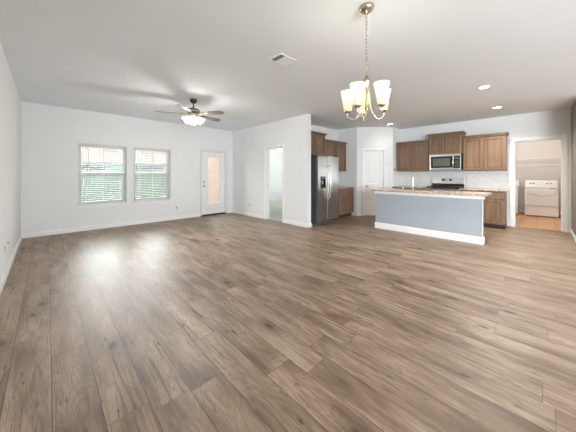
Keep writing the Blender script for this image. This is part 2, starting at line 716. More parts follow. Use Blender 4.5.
# partition with the bedroom doorway
DB = (4.755, 5.455)
DBZ = 2.035
mb = MB()
mb.box(XF, XFB, YC, DB[0], 0, CE).box(XF, XFB, DB[1], YW + T, 0, CE).box(XF, XFB, DB[0], DB[1], DBZ, CE)
struct('wall_partition', mb, M['wall'], 'white partition wall with an open doorway beside the refrigerator', 'wall')

struct('wall_kitchen', MB().box(XFB, XP + T, YK, YK + T, 0, CE), M['wall'],
       'white kitchen wall behind the refrigerator and its cabinets', 'wall')
struct('wall_pantry_side', MB().box(XP, XP + 0.1, P1[1] + 0.02, YK, 0, CE), M['wall'],
       'narrow white pantry wall beside the cabinets next to the refrigerator', 'wall')
# pantry diagonal, in its own frame
dv = Vector((P2[0] - P1[0], P2[1] - P1[1]))
DL = dv.length
DA = math.atan2(dv.y, dv.x)
PD = (0.225, 0.835)        # door opening along the diagonal
PDZ = 2.03
mb = MB()
mb.box(0, PD[0], 0, 0.1, 0, CE).box(PD[1], DL, 0, 0.1, 0, CE).box(PD[0], PD[1], 0, 0.1, PDZ, CE)
o = struct('wall_pantry', mb, M['wall'], 'angled white pantry wall with a closed two panel door', 'wall')
o.location = (P1[0], P1[1], 0)
o.rotation_euler = (0, 0, DA)
struct('wall_pantry_return', MB().box(P2[0], XK, YPS, YPS + 0.1, 0, CE), M['wall'],
       'short white wall between pantry door and range side cabinets', 'wall')

# range wall with the laundry opening
LD = (-0.40, 0.40)
LDZ = 2.09
mb = MB()
mb.box(XK, XK + T, LD[1], YK, 0, CE).box(XK, XK + T, YR - T, LD[0], 0, CE).box(XK, XK + T, LD[0], LD[1], LDZ, CE)
struct('wall_range', mb, M['wall'], 'white kitchen wall behind range cabinets with the laundry doorway', 'wall')
struct('wall_right', MB().box(XE, XK, YR - T, YR, 0, CE), M['taupe'], 'taupe wall edge beside the laundry doorway', 'wall')
EWY = (-5.25, -3.05)
struct('wall_entry', MB().box(XE, XE + T, YB - T, EWY[0], 0, CE).box(XE, XE + T, EWY[1], YR - T, 0, CE).box(XE, XE + T, EWY[0], EWY[1], 0, 0.5).box(XE, XE + T, EWY[0], EWY[1], 2.4, CE), M['wall'], 'white side wall of the front entry', 'wall')
mb = MB()
FW = ((-0.28, 1.12),)
mb.box(XA, FW[0][0], YB - T, YB, 0, CE).box(FW[0][1], XE, YB - T, YB, 0, CE)
for a, b in FW:
    mb.box(a, b, YB - T, YB, 0, 0.6).box(a, b, YB - T, YB, 2.3, CE)
struct('wall_front', mb, M['wall'], 'white front wall with an added window opening', 'wall')

# bedroom beyond the partition
BX, BY = 9.2, 9.05
struct('floor_bedroom', MB().box(XF + 0.07, BX, YK + T, BY, 0.0, 0.014), M['carpet'], 'pale grey green carpet seen through the bedroom doorway', 'carpet')
mb = MB().box(XF + 0.13, 8.0, BY, BY + T, 0, 2.62)
struct('wall_bedroom', mb, M['wall'], 'plain white far wall of the bedroom', 'wall')
BWY = (5.6, 8.2)
mb = MB().box(BX, BX + T, YK, BWY[0], 0, 2.62).box(BX, BX + T, BWY[1], BY + T, 0, 2.62)
mb.box(BX, BX + T, BWY[0], BWY[1], 0, 0.5).box(BX, BX + T, BWY[0], BWY[1], 2.2, 2.62).box(8.0, BX, BY, BY + T, 0, 2.62)
struct('wall_bedroom_side', mb, M['wall'], 'white bedroom wall with a wide window', 'wall')
struct('wall_brick', MB().box(XF, XF + 0.13, YW + T, BY + T, -0.15, 2.9), M['brick'], 'tan brick outside wall seen through the patio door glass', 'wall')
struct('ceiling_bedroom', MB().box(XFB, BX + T, YK + T, BY + T, 2.50, 2.62), M['ceil'], 'white bedroom ceiling', 'ceiling')

# laundry room
LX = 11.5
struct('floor_laundry', MB().box(XK + 0.05, LX, -0.75, 1.3, 0.0, 0.008), M['tile'], 'tan square tiles on the laundry room floor', 'floor')
struct('wall_laundry', MB().box(LX, LX + T, -0.9, 1.45, 0, CE), M['laundry_wall'], 'beige back wall of the laundry room', 'wall')
struct('wall_laundry_left', MB().box(XK + T, LX, 1.3, 1.3 + T, 0, CE), M['laundry_wall'], 'beige side wall of the laundry room behind the washer', 'wall')
struct('wall_laundry_right', MB().box(XK + T, LX, -0.75 - T, -0.75, 0, CE), M['laundry_wall'], 'beige side wall of the laundry room by the dryer', 'wall')

# outside
struct('ground', MB().box(-30, 45, YW + T + 0.02, 60, -0.4, -0.15), M['grass'], 'green back lawn outside the windows', 'lawn')
struct('patio', MB().box(2.6, 4.47, YW + T, 9.2, -0.15, -0.03), M['ground'], 'grey concrete patio outside the glass door', 'patio')

# ------------------------------------------------------------------ baseboards
BH, BT = 0.095, 0.016


def base_prof(mb, x0, x1, y0, y1):
    return mb.box(x0, x1, y0, y1, 0, BH)


struct('baseboard_left', MB().box(XA, XA + BT, YB, YW - BT, 0, BH), M['trim'], 'white baseboard along the left wall', 'baseboard', 0.004)
struct('baseboard_window', MB().box(XA, D1[0] - 0.02, YW - BT, YW, 0, BH), M['trim'], 'white baseboard under the two windows', 'baseboard', 0.004)
struct('baseboard_corner', MB().box(D1[1] + 0.02, XF - BT, YW - BT, YW, 0, BH), M['trim'], 'short white baseboard between patio door and corner', 'baseboard', 0.004)
struct('baseboard_partition', MB().box(XF - BT, XF, DB[1] + 0.07, YW, 0, BH), M['trim'], 'white baseboard between doorway and patio door corner', 'baseboard', 0.004)
struct('baseboard_partition_end', MB().box(XF - BT, XF, YC - BT, DB[0] - 0.07, 0, BH).box(XF - BT, XFB + BT, YC - BT, YC, 0, BH), M['trim'],
       'white baseboard wrapping the partition end by the refrigerator', 'baseboard', 0.004)
mb = MB().box(0.0, PD[0] - 0.06, -BT, 0, 0, BH)
o = struct('baseboard_pantry', mb, M['trim'], 'white baseboard left of the pantry door', 'baseboard', 0.004)
o.location = (P1[0], P1[1], 0)
o.rotation_euler = (0, 0, DA)
struct('baseboard_right', MB().box(XE, XK - 0.02, YR, YR + BT, 0, BH), M['trim'], 'white baseboard at foot of the taupe wall', 'baseboard', 0.004)
struct('baseboard_bedroom', MB().box(XFB, 8.0, BY - BT, BY, 0.014, 0.014 + BH), M['trim'], 'baseboard along the bedroom far wall', 'baseboard', 0.004)
struct('baseboard_laundry', MB().box(LX - BT, LX, -0.75, 1.3, 0.008, 0.10), M['trim'], 'baseboard behind the laundry machines', 'baseboard', 0.004)


# ------------------------------------------------------------------ door casings
def casing(name, label, w0, w1, h, loc, rz, depth, cw=0.062, jamb=True, both=False):
    """casing frame around an opening, local x along wall, -y towards the room"""
    mb = MB()
    th = 0.016
    sides = [(-th, 0)] + ([(depth, depth + th)] if both else [])
    for y0, y1 in sides:
        mb.box(w0 - cw, w0 - 0.004, y0, y1, 0, h + cw)
        mb.box(w1 + 0.004, w1 + cw, y0, y1, 0, h + cw)
        mb.box(w0 - 0.004, w1 + 0.004, y0, y1, h + 0.004, h + cw)
    o = tag(mb.build(name, M['trim'], None, 0.005), label, 'door trim', None, 'structure')
    o.location = loc
    o.rotation_euler = (0, 0, rz)
    if jamb:
        j = MB()
        j.box(w0 - 0.004, w0 + 0.014, 0, depth, 0, h).box(w1 - 0.014, w1 + 0.004, 0, depth, 0, h).box(w0 - 0.004, w1 + 0.004, 0, depth, h - 0.014, h + 0.004)
        j.box(w0 + 0.014, w0 + 0.024, depth * 0.45, depth * 0.7, 0, h - 0.014).box(w1 - 0.024, w1 - 0.014, depth * 0.45, depth * 0.7, 0, h - 0.014)
        j.build('jamb', M['trim'], o, 0.002)
    return o


# bedroom doorway: facing -X. local x -> -Y
o = casing('trim_1', 'white casing around the open bedroom doorway', -DB[1], -DB[0], DBZ, (XF, 0, 0), R(-90), XFB - XF)
MB().box(-DB[1] + 0.014, -DB[1] + 0.016, 0.05, 0.075, 0.91, 0.985).build('strike_plate', M['brass'], o)
casing('trim_2', 'white casing around the open laundry doorway', -LD[1], -LD[0], LDZ, (XK, 0, 0), R(-90), T, cw=0.075)
casing('trim_3', 'white casing around the closed pantry door', PD[0], PD[1], PDZ, (P1[0], P1[1], 0), DA, 0.1, cw=0.055)


# ------------------------------------------------------------------ doors
def two_panel_door(root, w, h, mat):
    """slab with recessed panels: front face at y=0, thickness to +y"""
    st = 0.11
    zs = [(0.20, 0.80), (0.98, h - 0.12)]
    mb = MB()
    mb.box(0, st, 0, 0.035, 0, h).box(w - st, w, 0, 0.035, 0, h)
    mb.box(st, w - st, 0, 0.035, 0, zs[0][0]).box(st, w - st, 0, 0.035, zs[0][1], zs[1][0]).box(st, w - st, 0, 0.035, zs[1][1], h)
    mb.box(st - 0.01, w - st + 0.01, 0.014, 0.028, 0.1, h - 0.1)
    mb.build('slab', mat, root, 0.004)
    for z0, z1 in zs:
        m = MB()
        for a in range(1):
            x0, x1 = st + 0.035, w - st - 0.035
            m.box(x0, x1, 0.004, 0.016, z0 + 0.035, z1 - 0.035)
        m.build('raised_panel', mat, root, 0.008)


dp = thing('door_1', 'white two panel pantry door in the angled wall', 'door', (P1[0], P1[1], 0.0), DA, None, 'structure')
pw = PD[1] - PD[0] - 0.036
two = bpy.data.objects.new('door_leaf', None)
COL.objects.link(two)
two.parent = dp
two.location = (PD[0] + 0.02, 0.02, 0.022)
two_panel_door(two, pw, PDZ - 0.042, M['door'])
kb = MB()
kb.lathe([(0.0001, 0.062), (0.018, 0.060), (0.027, 0.045), (0.024, 0.030), (0.010, 0.024), (0.010, 0.006), (0.030, 0.004), (0.031, 0.0)], n=20)
kb.rot(Matrix.Translation((0.065, 0, 0.90)) @ Matrix.Rotation(R(90), 4, 'X'))
kb.build('door_knob', M['chrome'], two, 0, True)
hg = MB()
for z in (0.2, 1.0, 1.78):
    hg.tube([(pw + 0.008, -0.004, z), (pw + 0.008, -0.004, z + 0.09)], 0.006, 8)
hg.build('hinge', M['chrome'], two)

# patio door, local frame: x along +X, front faces -Y (room)
de = thing('door_2', 'white patio door with long blinded glass panel and black threshold', 'door', (D1[0], YW, 0), 0, None, 'structure')
dw = D1[1] - D1[0]
mb = MB()
mb.box(0, 0.032, -0.006, T, 0, D1Z).box(dw - 0.032, dw, -0.006, T, 0, D1Z).box(0.032, dw - 0.032, -0.006, T, D1Z - 0.032, D1Z)
mb.build('door_frame', M['trim'], de, 0.003)
MB().box(0.032, 0.040, 0.010, 0.06, 0.02, D1Z - 0.032).box(dw - 0.040, dw - 0.032, 0.010, 0.06, 0.02, D1Z - 0.032).box(0.040, dw - 0.040, 0.010, 0.06, D1Z - 0.040, D1Z - 0.032).build('weatherstrip', M['grey'], de)
MB().box(-0.010, 0, -0.008, 0.0, 0, D1Z + 0.01).box(dw, dw + 0.010, -0.008, 0.0, 0, D1Z + 0.01).box(0, dw, -0.008, 0.0, D1Z, D1Z + 0.01).build('frame_outline', M['grey'], de)  # thin grey strip along the outer edge of the frame
g = (0.205, 0.645, 0.30, 1.86)
sx0, sx1, sz0, sz1 = 0.038, dw - 0.038, 0.035, D1Z - 0.038
y0, y1 = 0.012, 0.056
mb = MB()
mb.box(sx0, g[0], y0, y1, sz0, sz1).box(g[1], sx1, y0, y1, sz0, sz1).box(g[0], g[1], y0, y1, sz0, g[2]).box(g[0], g[1], y0, y1, g[3], sz1)
slab = mb.build('slab', M['door'], de, 0.002)
mb = MB()
fw = 0.03
mb.box(g[0] - fw, g[0] + 0.012, y0 - 0.012, y0, g[2] - fw, g[3] + fw).box(g[1] - 0.012, g[1] + fw, y0 - 0.012, y0, g[2] - fw, g[3] + fw)
mb.box(g[0] + 0.012, g[1] - 0.012, y0 - 0.012, y0, g[2] - fw, g[2] + 0.012).box(g[0] + 0.012, g[1] - 0.012, y0 - 0.012, y0, g[3] - 0.012, g[3] + fw)
lf = mb.build('lite_frame', M['trim'], de, 0.004)
mb = MB()
for a_, b_, c_, d_ in ((g[0] + 0.012, g[0] + 0.020, g[2] + 0.012, g[3] - 0.012), (g[1] - 0.020, g[1] - 0.012, g[2] + 0.012, g[3] - 0.012), (g[0] + 0.020, g[1] - 0.020, g[2] + 0.012, g[2] + 0.020), (g[0] + 0.020, g[1] - 0.020, g[3] - 0.020, g[3] - 0.012)):
    mb.box(a_, b_, y0 - 0.004, y0 + 0.003, c_, d_)
mb.build('lite_gasket', M['grey'], lf)
MB().box(g[0], g[1], y0 + 0.004, y0 + 0.007, g[2], g[3]).build('glass_pane', M['glass'], de)
mb = MB()
z = g[2] + 0.02
while z < g[3] - 0.01:
    mb.obox((g[0] + 0.006, y0 + 0.014, z), (g[1] - g[0] - 0.012, 0, 0), (0, 0.0125, 0.004), (0, 0, 0.001))
    z += 0.030
mb.build('enclosed_blind', M['slat'], de)
MB().box(g[0] + 0.05, g[1] - 0.05, y0 - 0.003, y0 + 0.002, g[3] - 0.02, g[3] - 0.012).build('blind_slider', M['trim'], de)
for z, nm in ((1.05, 'deadbolt'), (0.925, 'door_knob')):
    kb = MB()
    if nm == 'deadbolt':
        kb.lathe([(0.0001, 0.018), (0.010, 0.018), (0.028, 0.012), (0.030, 0.0)], n=20)
    else:
        kb.lathe([(0.0001, 0.066), (0.018, 0.064), (0.028, 0.047), (0.025, 0.032), (0.011, 0.024), (0.011, 0.006), (0.032, 0.004), (0.033, 0.0)], n=20)
    kb.rot(Matrix.Translation((sx0 + 0.065, y0, z)) @ Matrix.Rotation(R(90), 4, 'X'))
    kb.build(nm, M['chrome'], de, 0, True)
MB().box(0.0, dw, -0.03, T, 0, 0.022).build('threshold', M['bronze'], de, 0.004)
MB().box(sx0, sx1, y0 - 0.006, y1, 0.024, 0.04).build('door_sweep', M['black'], de)
hg = MB()
for z in (0.25, 1.0, 1.75):
    hg.tube([(sx1 + 0.003, y0 - 0.006, z), (sx1 + 0.003, y0 - 0.006, z + 0.1)], 0.006, 8)
hg.build('hinge', M['chrome'], de)


# ------------------------------------------------------------------ windows
def window(idx, x0, x1, label):
    z0, z1 = WZ
    wd = thing('window_%d' % idx, label, 'window', (x0, YW, 0), 0, None, 'structure')
    W = x1 - x0
    yf0, yf1 = 0.070, 0.118
    fr = 0.035
    mb = MB().box(0, fr, yf0, yf1, z0, z1).box(W - fr, W, yf0, yf1, z0, z1).box(fr, W - fr, yf0, yf1, z0, z0 + fr).box(fr, W - fr, yf0, yf1, z1 - fr, z1)
    mb.build('window_frame', M['vinyl'], wd, 0.003)
    zm = z0 + 0.50 * (z1 - z0)
    for nm, a, b, ya in (('upper_sash', zm - 0.015, z1 - fr, yf0 + 0.026), ('lower_sash', z0 + fr, zm + 0.03, yf0 + 0.004)):
        s_ = 0.032
        m = MB().box(fr, fr + s_, ya, ya + 0.02, a, b).box(W - fr - s_, W - fr, ya, ya + 0.02, a, b)
        m.box(fr + s_, W - fr - s_, ya, ya + 0.02, a, a + s_).box(fr + s_, W - fr - s_, ya, ya + 0.02, b - s_, b)
        so_ = m.build(nm, M['vinyl'], wd, 0.003)
        MB().box(fr + s_ - 0.004, W - fr - s_ + 0.004, ya + 0.008, ya + 0.012, a + s_ - 0.004, b - s_ + 0.004).build(
            'glass_pane', M['screen'] if nm == 'lower_sash' else M['glass'], so_)
    mb = MB().box(-0.035, W + 0.035, -0.028, 0.0, z0 - 0.032, z0).box(0.0, W, 0.0, 0.07, z0 - 0.012, z0 + 0.004)
    mb.box(-0.02, W + 0.02, -0.012, 0.0, z0 - 0.075, z0 - 0.032)
    mb.build('window_sill', M['trim'], wd, 0.004)
    return wd


window(1, W1[0], W1[1], 'white single hung window nearest the left wall')
window(2, W2[0], W2[1], 'white single hung window nearest the patio door')


def blind(x0, x1, label):
    z0, z1 = WZ
    W = x1 - x0
    b = thing('window_blind', label, 'blind', (x0, YW, z1), 0, 'horizontal blinds in the two windows')
    MB().box(0.006, W - 0.006, 0.006, 0.058, -0.045, -0.002).build('head_rail', M['slat'], b, 0.003)
    mb = MB()
    z = -0.085
    while z > -(z1 - z0) + 0.06:
        n = 5
        pts = []
        for i in range(n):
            f = i / (n - 1) - 0.5
            pts.append((0.034 + 0.046 * f, z + 0.003 * (1 - 4 * f * f) + 0.05 * f * 0.046))
        prof = pts + [(y, zz - 0.0022) for y, zz in reversed(pts)]
        mb.extrude_x(prof, 0.010, W - 0.010)
        z -= 0.0445
    mb.build('slats', M['slat'], b)
    MB().box(0.010, W - 0.010, 0.010, 0.056, -(z1 - z0) + 0.008, -(z1 - z0) + 0.03).build('bottom_rail', M['slat'], b, 0.003)
    for f in (0.14, 0.5, 0.86):
        MB().box(W * f - 0.002, W * f + 0.002, 0.0085, 0.0105, -(z1 - z0) + 0.02, -0.03).box(
            W * f - 0.002, W * f + 0.002, 0.0575, 0.0595, -(z1 - z0) + 0.02, -0.03).build('ladder_cord', M['slat'], b)
    MB().tube([(W * 0.20, 0.001, -0.03), (W * 0.20, -0.004, -0.72)], 0.0045, 8).build('tilt_wand', M['slat'], b)
    return b


blind(W1[0], W1[1], 'white slatted blind in the window nearest the left wall')
blind(W2[0], W2[1], 'white slatted blind in the window nearest the patio door')


# front window added behind the camera to brighten the room
for i, (a, b) in enumerate(FW):
    wd = thing('window_%d' % (3 + i), 'large white framed front window added out of view to admit light', 'window', (a, YB - T, 0), 0, None, 'structure')
    W = b - a
    m = MB().box(0, 0.05, 0.02, 0.07, 0.6, 2.3).box(W - 0.05, W, 0.02, 0.07, 0.6, 2.3).box(0.05, W - 0.05, 0.02, 0.07, 0.6, 0.65)
    m.box(0.05, W - 0.05, 0.02, 0.07, 2.25, 2.3).box(W / 2 - 0.02, W / 2 + 0.02, 0.02, 0.07, 0.65, 2.25)
    m.build('window_frame', M['trim'], wd)
    MB().box(0.05, W - 0.05, 0.04, 0.045, 0.65, 2.25).build('glass_pane', M['glass'], wd)


for nm_, wx_, wy_, lb_ in (('window_5', XA, SWY, 'large white framed window added out of view at left side to admit light'), ('window_6', XE + T + 0.03, EWY, 'large white framed window added out of view at entry side to admit light')):
  wd = thing(nm_, lb_, 'window', (wx_, wy_[1], 0), R(-90), None, 'structure')  # side windows added out of view to brighten the room
  W = SWY[1] - SWY[0]
  m = MB().box(0, 0.05, -0.10, -0.05, 0.5, 2.4).box(W - 0.05, W, -0.10, -0.05, 0.5, 2.4).box(0.05, W - 0.05, -0.10, -0.05, 0.5, 0.55)
  m.box(0.05, W - 0.05, -0.10, -0.05, 2.35, 2.4).box(W / 2 - 0.02, W / 2 + 0.02, -0.10, -0.05, 0.55, 2.35)
  m.build('window_frame', M['trim'], wd)
  MB().box(0.05, W - 0.05, -0.08, -0.075, 0.55, 2.35).build('glass_pane', M['glass'], wd)


# ------------------------------------------------------------------ cabinets
def shaker(name, parent, x0, x1, z0, z1, yf, mat, th=0.02, rail=0.058):
    """door or drawer front with a recessed panel, facing -y, back at yf"""
    m = MB()
    m.box(x0, x0 + rail, yf - th, yf, z0, z1).box(x1 - rail, x1, yf - th, yf, z0, z1)
    m.box(x0 + rail, x1 - rail, yf - th, yf, z0, z0 + rail).box(x0 + rail, x1 - rail, yf - th, yf, z1 - rail, z1)
    m.box(x0 + rail - 0.003, x1 - rail + 0.003, yf - th + 0.010, yf - 0.002, z0 + rail - 0.003, z1 - rail + 0.003)
    d = m.build(name, mat, parent, 0.003)
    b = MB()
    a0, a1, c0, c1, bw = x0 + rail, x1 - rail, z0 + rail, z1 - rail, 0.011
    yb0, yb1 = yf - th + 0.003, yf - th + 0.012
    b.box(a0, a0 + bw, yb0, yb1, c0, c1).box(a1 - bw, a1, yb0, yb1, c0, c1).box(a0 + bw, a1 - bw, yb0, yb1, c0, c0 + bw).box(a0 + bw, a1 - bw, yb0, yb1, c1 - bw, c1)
    b.build('panel_shade_strip', M['wood_recess_shade'], d)  # dark strip that puts recess shade around the panel
    return d


def wall_cabinet(label, loc, rz, W, D, H, ndoors=2, crown=True, group=None, lip=(1, 1)):
    """origin: back bottom left, local x to the right seen from the front, front faces -y"""
    c = thing('wall_cabinet', label, 'cabinet', loc, rz, group)
    MB().box(0, W, -D, -0.002, 0, H).build('cabinet_body', M['wood'], c, 0.002)
    g = 0.030
    dwid = (W - 0.03 - g * (ndoors - 1)) / ndoors
    for i in range(ndoors):
        x = 0.015 + i * (dwid + g)
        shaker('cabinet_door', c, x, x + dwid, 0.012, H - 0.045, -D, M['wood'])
    if crown:
        m = MB()
        for k, (e, za, zb) in enumerate(((0.012, H - 0.03, H - 0.008), (0.026, H - 0.008, H + 0.016), (0.036, H + 0.016, H + 0.03))):
            m.box(-e * lip[0], W + e * lip[1], -D - 0.02 - e, -0.002, za, zb)
        m.build('crown_molding', M['wood'], c, 0.003)
    return c


def base_cabinet(label, loc, rz, W, D, ndoors=2, group=None):
    c = thing('base_cabinet', label, 'cabinet', loc, rz, group)
    H = 0.885
    MB().box(0, W, -D, -0.002, 0.10, H).build('cabinet_body', M['wood'], c, 0.002)
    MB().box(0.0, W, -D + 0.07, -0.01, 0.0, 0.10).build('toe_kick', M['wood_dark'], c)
    g = 0.030
    dwid = (W - 0.03 - g * (ndoors - 1)) / ndoors
    for i in range(ndoors):
        x = 0.015 + i * (dwid + g)
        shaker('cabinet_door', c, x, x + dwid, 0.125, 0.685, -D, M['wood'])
        d = MB().box(x, x + dwid, -D - 0.02, -D, 0.705, 0.865).build('drawer', M['wood'], c, 0.003)
    return c


CT = 0.92      # countertop height
# --- range side (local x -> -Y, front faces -X)
RZ = R(-90)
GR = 'wall cabinets over the range counter'
UZ = 1.385
wall_cabinet('brown two door wall cabinet between microwave and pantry wall', (XK, 3.095, UZ), RZ, 0.915, 0.33, 0.865, 2, True, GR, (0, 0))
wall_cabinet('raised brown two door wall cabinet over the microwave', (XK, 2.175, 1.845), RZ, 0.79, 0.36, 0.55, 2, True, GR)
wall_cabinet('brown two door wall cabinet between microwave and laundry doorway', (XK, 1.38, UZ), RZ, 0.86, 0.33, 0.875, 2, True, GR, (0, 1))
RNG = (1.39, 2.16)
base_cabinet('brown base cabinet under counter between range and laundry doorway', (XK, RNG[0] - 0.003, 0), RZ, RNG[0] - 0.003 - 0.53, 0.61, 2, 'base cabinets')
base_cabinet('brown base cabinet between range and pantry wall', (XK, 3.112, 0), RZ, 3.112 - RNG[1] - 0.003, 0.61, 2, 'base cabinets')


def counter(label, x0, x1, y0, y1, group='granite counters'):
    m = MB().box(x0, x1, y0, y1, 0.886, CT)
    return tag(m.build('countertop', M['granite'], None, 0.006), label, 'countertop', group)


counter('speckled granite countertop between range and laundry doorway', XK - 0.645, XK - 0.002, 0.485, RNG[0] - 0.004)
counter('speckled granite countertop between range and pantry wall', XK - 0.645, XK - 0.002, RNG[1] + 0.004, YPS - 0.004)


# subway tile backsplash
def backsplash(name, label, loc, rz, W, z0, z1, seed):
    rnd = random.Random(seed)
    m = MB().box(0, W, -0.004, -0.001, z0, z1)
    root = tag(m.build(name, M['grout']), label, 'backsplash', None, 'structure')
    root.location = loc
    root.rotation_euler = (0, 0, rz)
    t = MB()
    tw, thh, gp = 0.152, 0.076, 0.003
    nrow = int(math.ceil((z1 - z0) / thh))
    for r_ in range(nrow):
        za = z0 + r_ * thh
        zb = min(z1, za + thh - gp)
        if zb - za < 0.01:
            continue
        x = -(tw / 2 if r_ % 2 else 0)
        while x < W:
            xa, xb = max(0, x), min(W, x + tw - gp)
            if xb - xa > 0.01:
                a, b, c_ = (rnd.uniform(-0.002, 0.002) for _ in range(3))
                v = [t.bm.verts.new(p) for p in ((xa, -0.0085 + a, za), (xb, -0.0085 + b, za), (xb, -0.0085 + c_, zb), (xa, -0.0085 - b + c_, zb))]
                w_ = [t.bm.verts.new((p.co.x, -0.003, p.co.z)) for p in v]
                t.bm.faces.new(v)
                for i in range(4):
                    t.bm.faces.new([v[(i + 1) % 4], v[i], w_[i], w_[(i + 1) % 4]])
            x += tw
    t.build('subway_tiles', M['subway'], root, 0.0015)
    return root


backsplash('trim_4', 'glossy white subway tile backsplash behind the range', (XK, YPS - 0.001, 0), RZ, YPS - 0.485, CT, UZ, 3)
backsplash('trim_5', 'white subway tile backsplash beside the refrigerator', (5.71, YK, 0), 0, XP - 5.71, CT, UZ, 5)

# --- fridge side cabinets (front faces -Y)
wall_cabinet('deep brown cabinet above the refrigerator', (4.69, YK, 1.80), 0, 0.91, 0.44, 0.60, 2, True, 'wall cabinets beside the refrigerator', (0, 1))
wall_cabinet('brown two door wall cabinet between refrigerator and pantry wall', (5.71, YK, UZ), 0, XP - 5.715, 0.33, 0.885, 2, True, 'wall cabinets beside the refrigerator', (0, 0))
base_cabinet('brown base cabinet between refrigerator and pantry wall', (5.72, YK, 0), 0, XP - 5.725, 0.61, 2, 'base cabinets')
counter('granite countertop beside the refrigerator', 5.71, XP - 0.003, YK - 0.645, YK - 0.002)

# ------------------------------------------------------------------ refrigerator (front faces -Y)
fr = thing('refrigerator', 'stainless side by side refrigerator with black water dispenser', 'refrigerator', (4.775, 3.80, 0))
FWD, FH = 0.915, 1.75
MB().box(0, FWD, 0.055, 0.76, 0.03, FH - 0.01).build('refrigerator_body', M['steel_dark'], fr, 0.006)
zb, zt = 0.10, FH
split = 0.40
lp = 0.055
disp = (0.11, 0.315, 0.93, 1.23)
m = MB()
dx0, dx1, dz0, dz1 = disp
m.box(0.003, dx0, 0, lp, zb, zt).box(dx1, split - 0.004, 0, lp, zb, zt).box(dx0, dx1, 0, lp, zb, dz0).box(dx0, dx1, 0, lp, dz1, zt)
fd = m.build('freezer_door', M['steel'], fr, 0.0)
m = MB().box(split + 0.004, FWD - 0.003, 0, lp, zb, zt)
rd = m.build('refrigerator_door', M['steel'], fr, 0.008)


def bow_handle(parent, x, z0, z1):
    pts = []
    for i in range(17):
        f = i / 16
        pts.append((x, -0.02 - 0.045 * math.sin(PI * f) ** 0.6, z0 + (z1 - z0) * f))
    pts = [(x, 0.004, z0)] + pts + [(x, 0.004, z1)]
    MB().tube(pts, 0.0125, 10).build('door_handle', M['chrome'], parent, 0, True)


bow_handle(fd, split - 0.045, 0.66, 1.50)
bow_handle(rd, split + 0.05, 0.66, 1.50)
m = MB().box(dx0, dx1, 0.035, lp, dz0, dz1)
m.box(dx0, dx0 + 0.012, -0.006, 0.05, dz0, dz1).box(dx1 - 0.012, dx1, -0.006, 0.05, dz0, dz1)
m.box(dx0, dx1, -0.006, 0.05, dz1 - 0.07, dz1).box(dx0, dx1, -0.006, 0.05, dz0, dz0 + 0.025)
dp_ = m.build('water_dispenser', M['black'], fd, 0.003)
m = MB().box(dx0 + 0.075, dx1 - 0.075, 0.012, 0.03, dz0 + 0.10, dz0 + 0.20)
m.build('dispenser_paddle', M['grey'], dp_, 0.004)
m = MB().box(dx0 + 0.06, dx1 - 0.06, -0.008, 0.0, dz1 - 0.05, dz1 - 0.025)
m.build('dispenser_display', M['grey'], dp_)
m = MB().box(dx0 + 0.03, dx1 - 0.03, 0.0, 0.034, dz0 + 0.026, dz0 + 0.034)
m.build('drip_tray', M['grey'], dp_)
m = MB().box(0.02, FWD - 0.02, 0.035, 0.06, 0.02, 0.095)
for i in range(22):
    x = 0.05 + i * 0.0385
    m.box(x, x + 0.022, 0.028, 0.036, 0.035, 0.08)
m.build('toe_grille', M['steel_dark'], fr)
for x in (0.05, FWD - 0.05):
    for y in (0.09, 0.64):
        MB().lathe([(0.028, 0), (0.028, 0.02), (0.02, 0.035)], (x, y, 0), 14).build('foot', M['grey'], fr)
for x in (0.04, FWD - 0.11):
    MB().box(x, x + 0.07, 0.01, 0.12, FH, FH + 0.012).build('hinge_cover', M['steel_dark'], fr, 0.004)

# ------------------------------------------------------------------ range (front faces -X)
rg = thing('kitchen_range', 'stainless freestanding range with black cooktop under the microwave', 'range', (XK - 0.01, RNG[1] - 0.003, 0), RZ)
RW = RNG[1] - RNG[0] - 0.006
MB().box(0, RW, -0.64, -0.03, 0.03, 0.905).build('range_body', M['steel_dark'], rg, 0.003)
MB().box(-0.003, RW + 0.003, -0.665, -0.03, 0.905, 0.928).build('cooktop', M['blackglass'], rg, 0.004)
gm = MB()
for k in range(3):
    x0 = 0.02 + k * (RW - 0.04) / 3
    x1 = x0 + (RW - 0.04) / 3 - 0.008
    for y in (-0.62, -0.36, -0.10):
        gm.box(x0, x1, y - 0.007, y + 0.007, 0.942, 0.958)
    for x in (x0, (x0 + x1) / 2 - 0.007, x1 - 0.014):
        gm.box(x, x + 0.014, -0.62, -0.10, 0.942, 0.958)
    for x in (x0, x1 - 0.014):
        for y in (-0.62, -0.114):
            gm.box(x, x + 0.014, y, y + 0.014, 0.926, 0.944)
gm.build('cooking_grate', M['black'], rg, 0.003)
for x, y in ((0.18, -0.5), (0.58, -0.5), (0.18, -0.22), (0.58, -0.22), (0.38, -0.36)):
    MB().lathe([(0.045, 0.926), (0.045, 0.936), (0.03, 0.944), (0.0001, 0.945)], (x, y, 0), 18).build('burner', M['black'], rg)
bgm = MB().extrude_x([(-0.09, 0.928), (-0.03, 0.928), (-0.03, 1.19), (-0.065, 1.19)], 0, RW)
bk = bgm.build('backguard', M['steel'], rg, 0.004)
MB().obox((0.0, -0.0925, 0.928), (RW, 0, 0), (0, -0.004, 0), (0, 0.009, 0.098)).build('backguard_base', M['black'], rg)
MB().obox((RW * 0.31, -0.077, 1.105), (RW * 0.32, 0, 0), (0, -0.005, 0), (0, 0.006, 0.055)).build('display_panel', M['blackglass'], bk)
dg = MB()
for i in range(4):
    dg.obox((RW * 0.43 + i * 0.022 + (0.008 if i > 1 else 0), -0.0835, 1.122), (0.012, 0, 0), (0, -0.001, 0), (0, 0.002, 0.022))
dg.build('clock_digits', M['digits'], bk)
od = MB().box(0.01, RW - 0.01, -0.675, -0.64, 0.24, 0.80).build('oven_door', M['steel'], rg, 0.006)
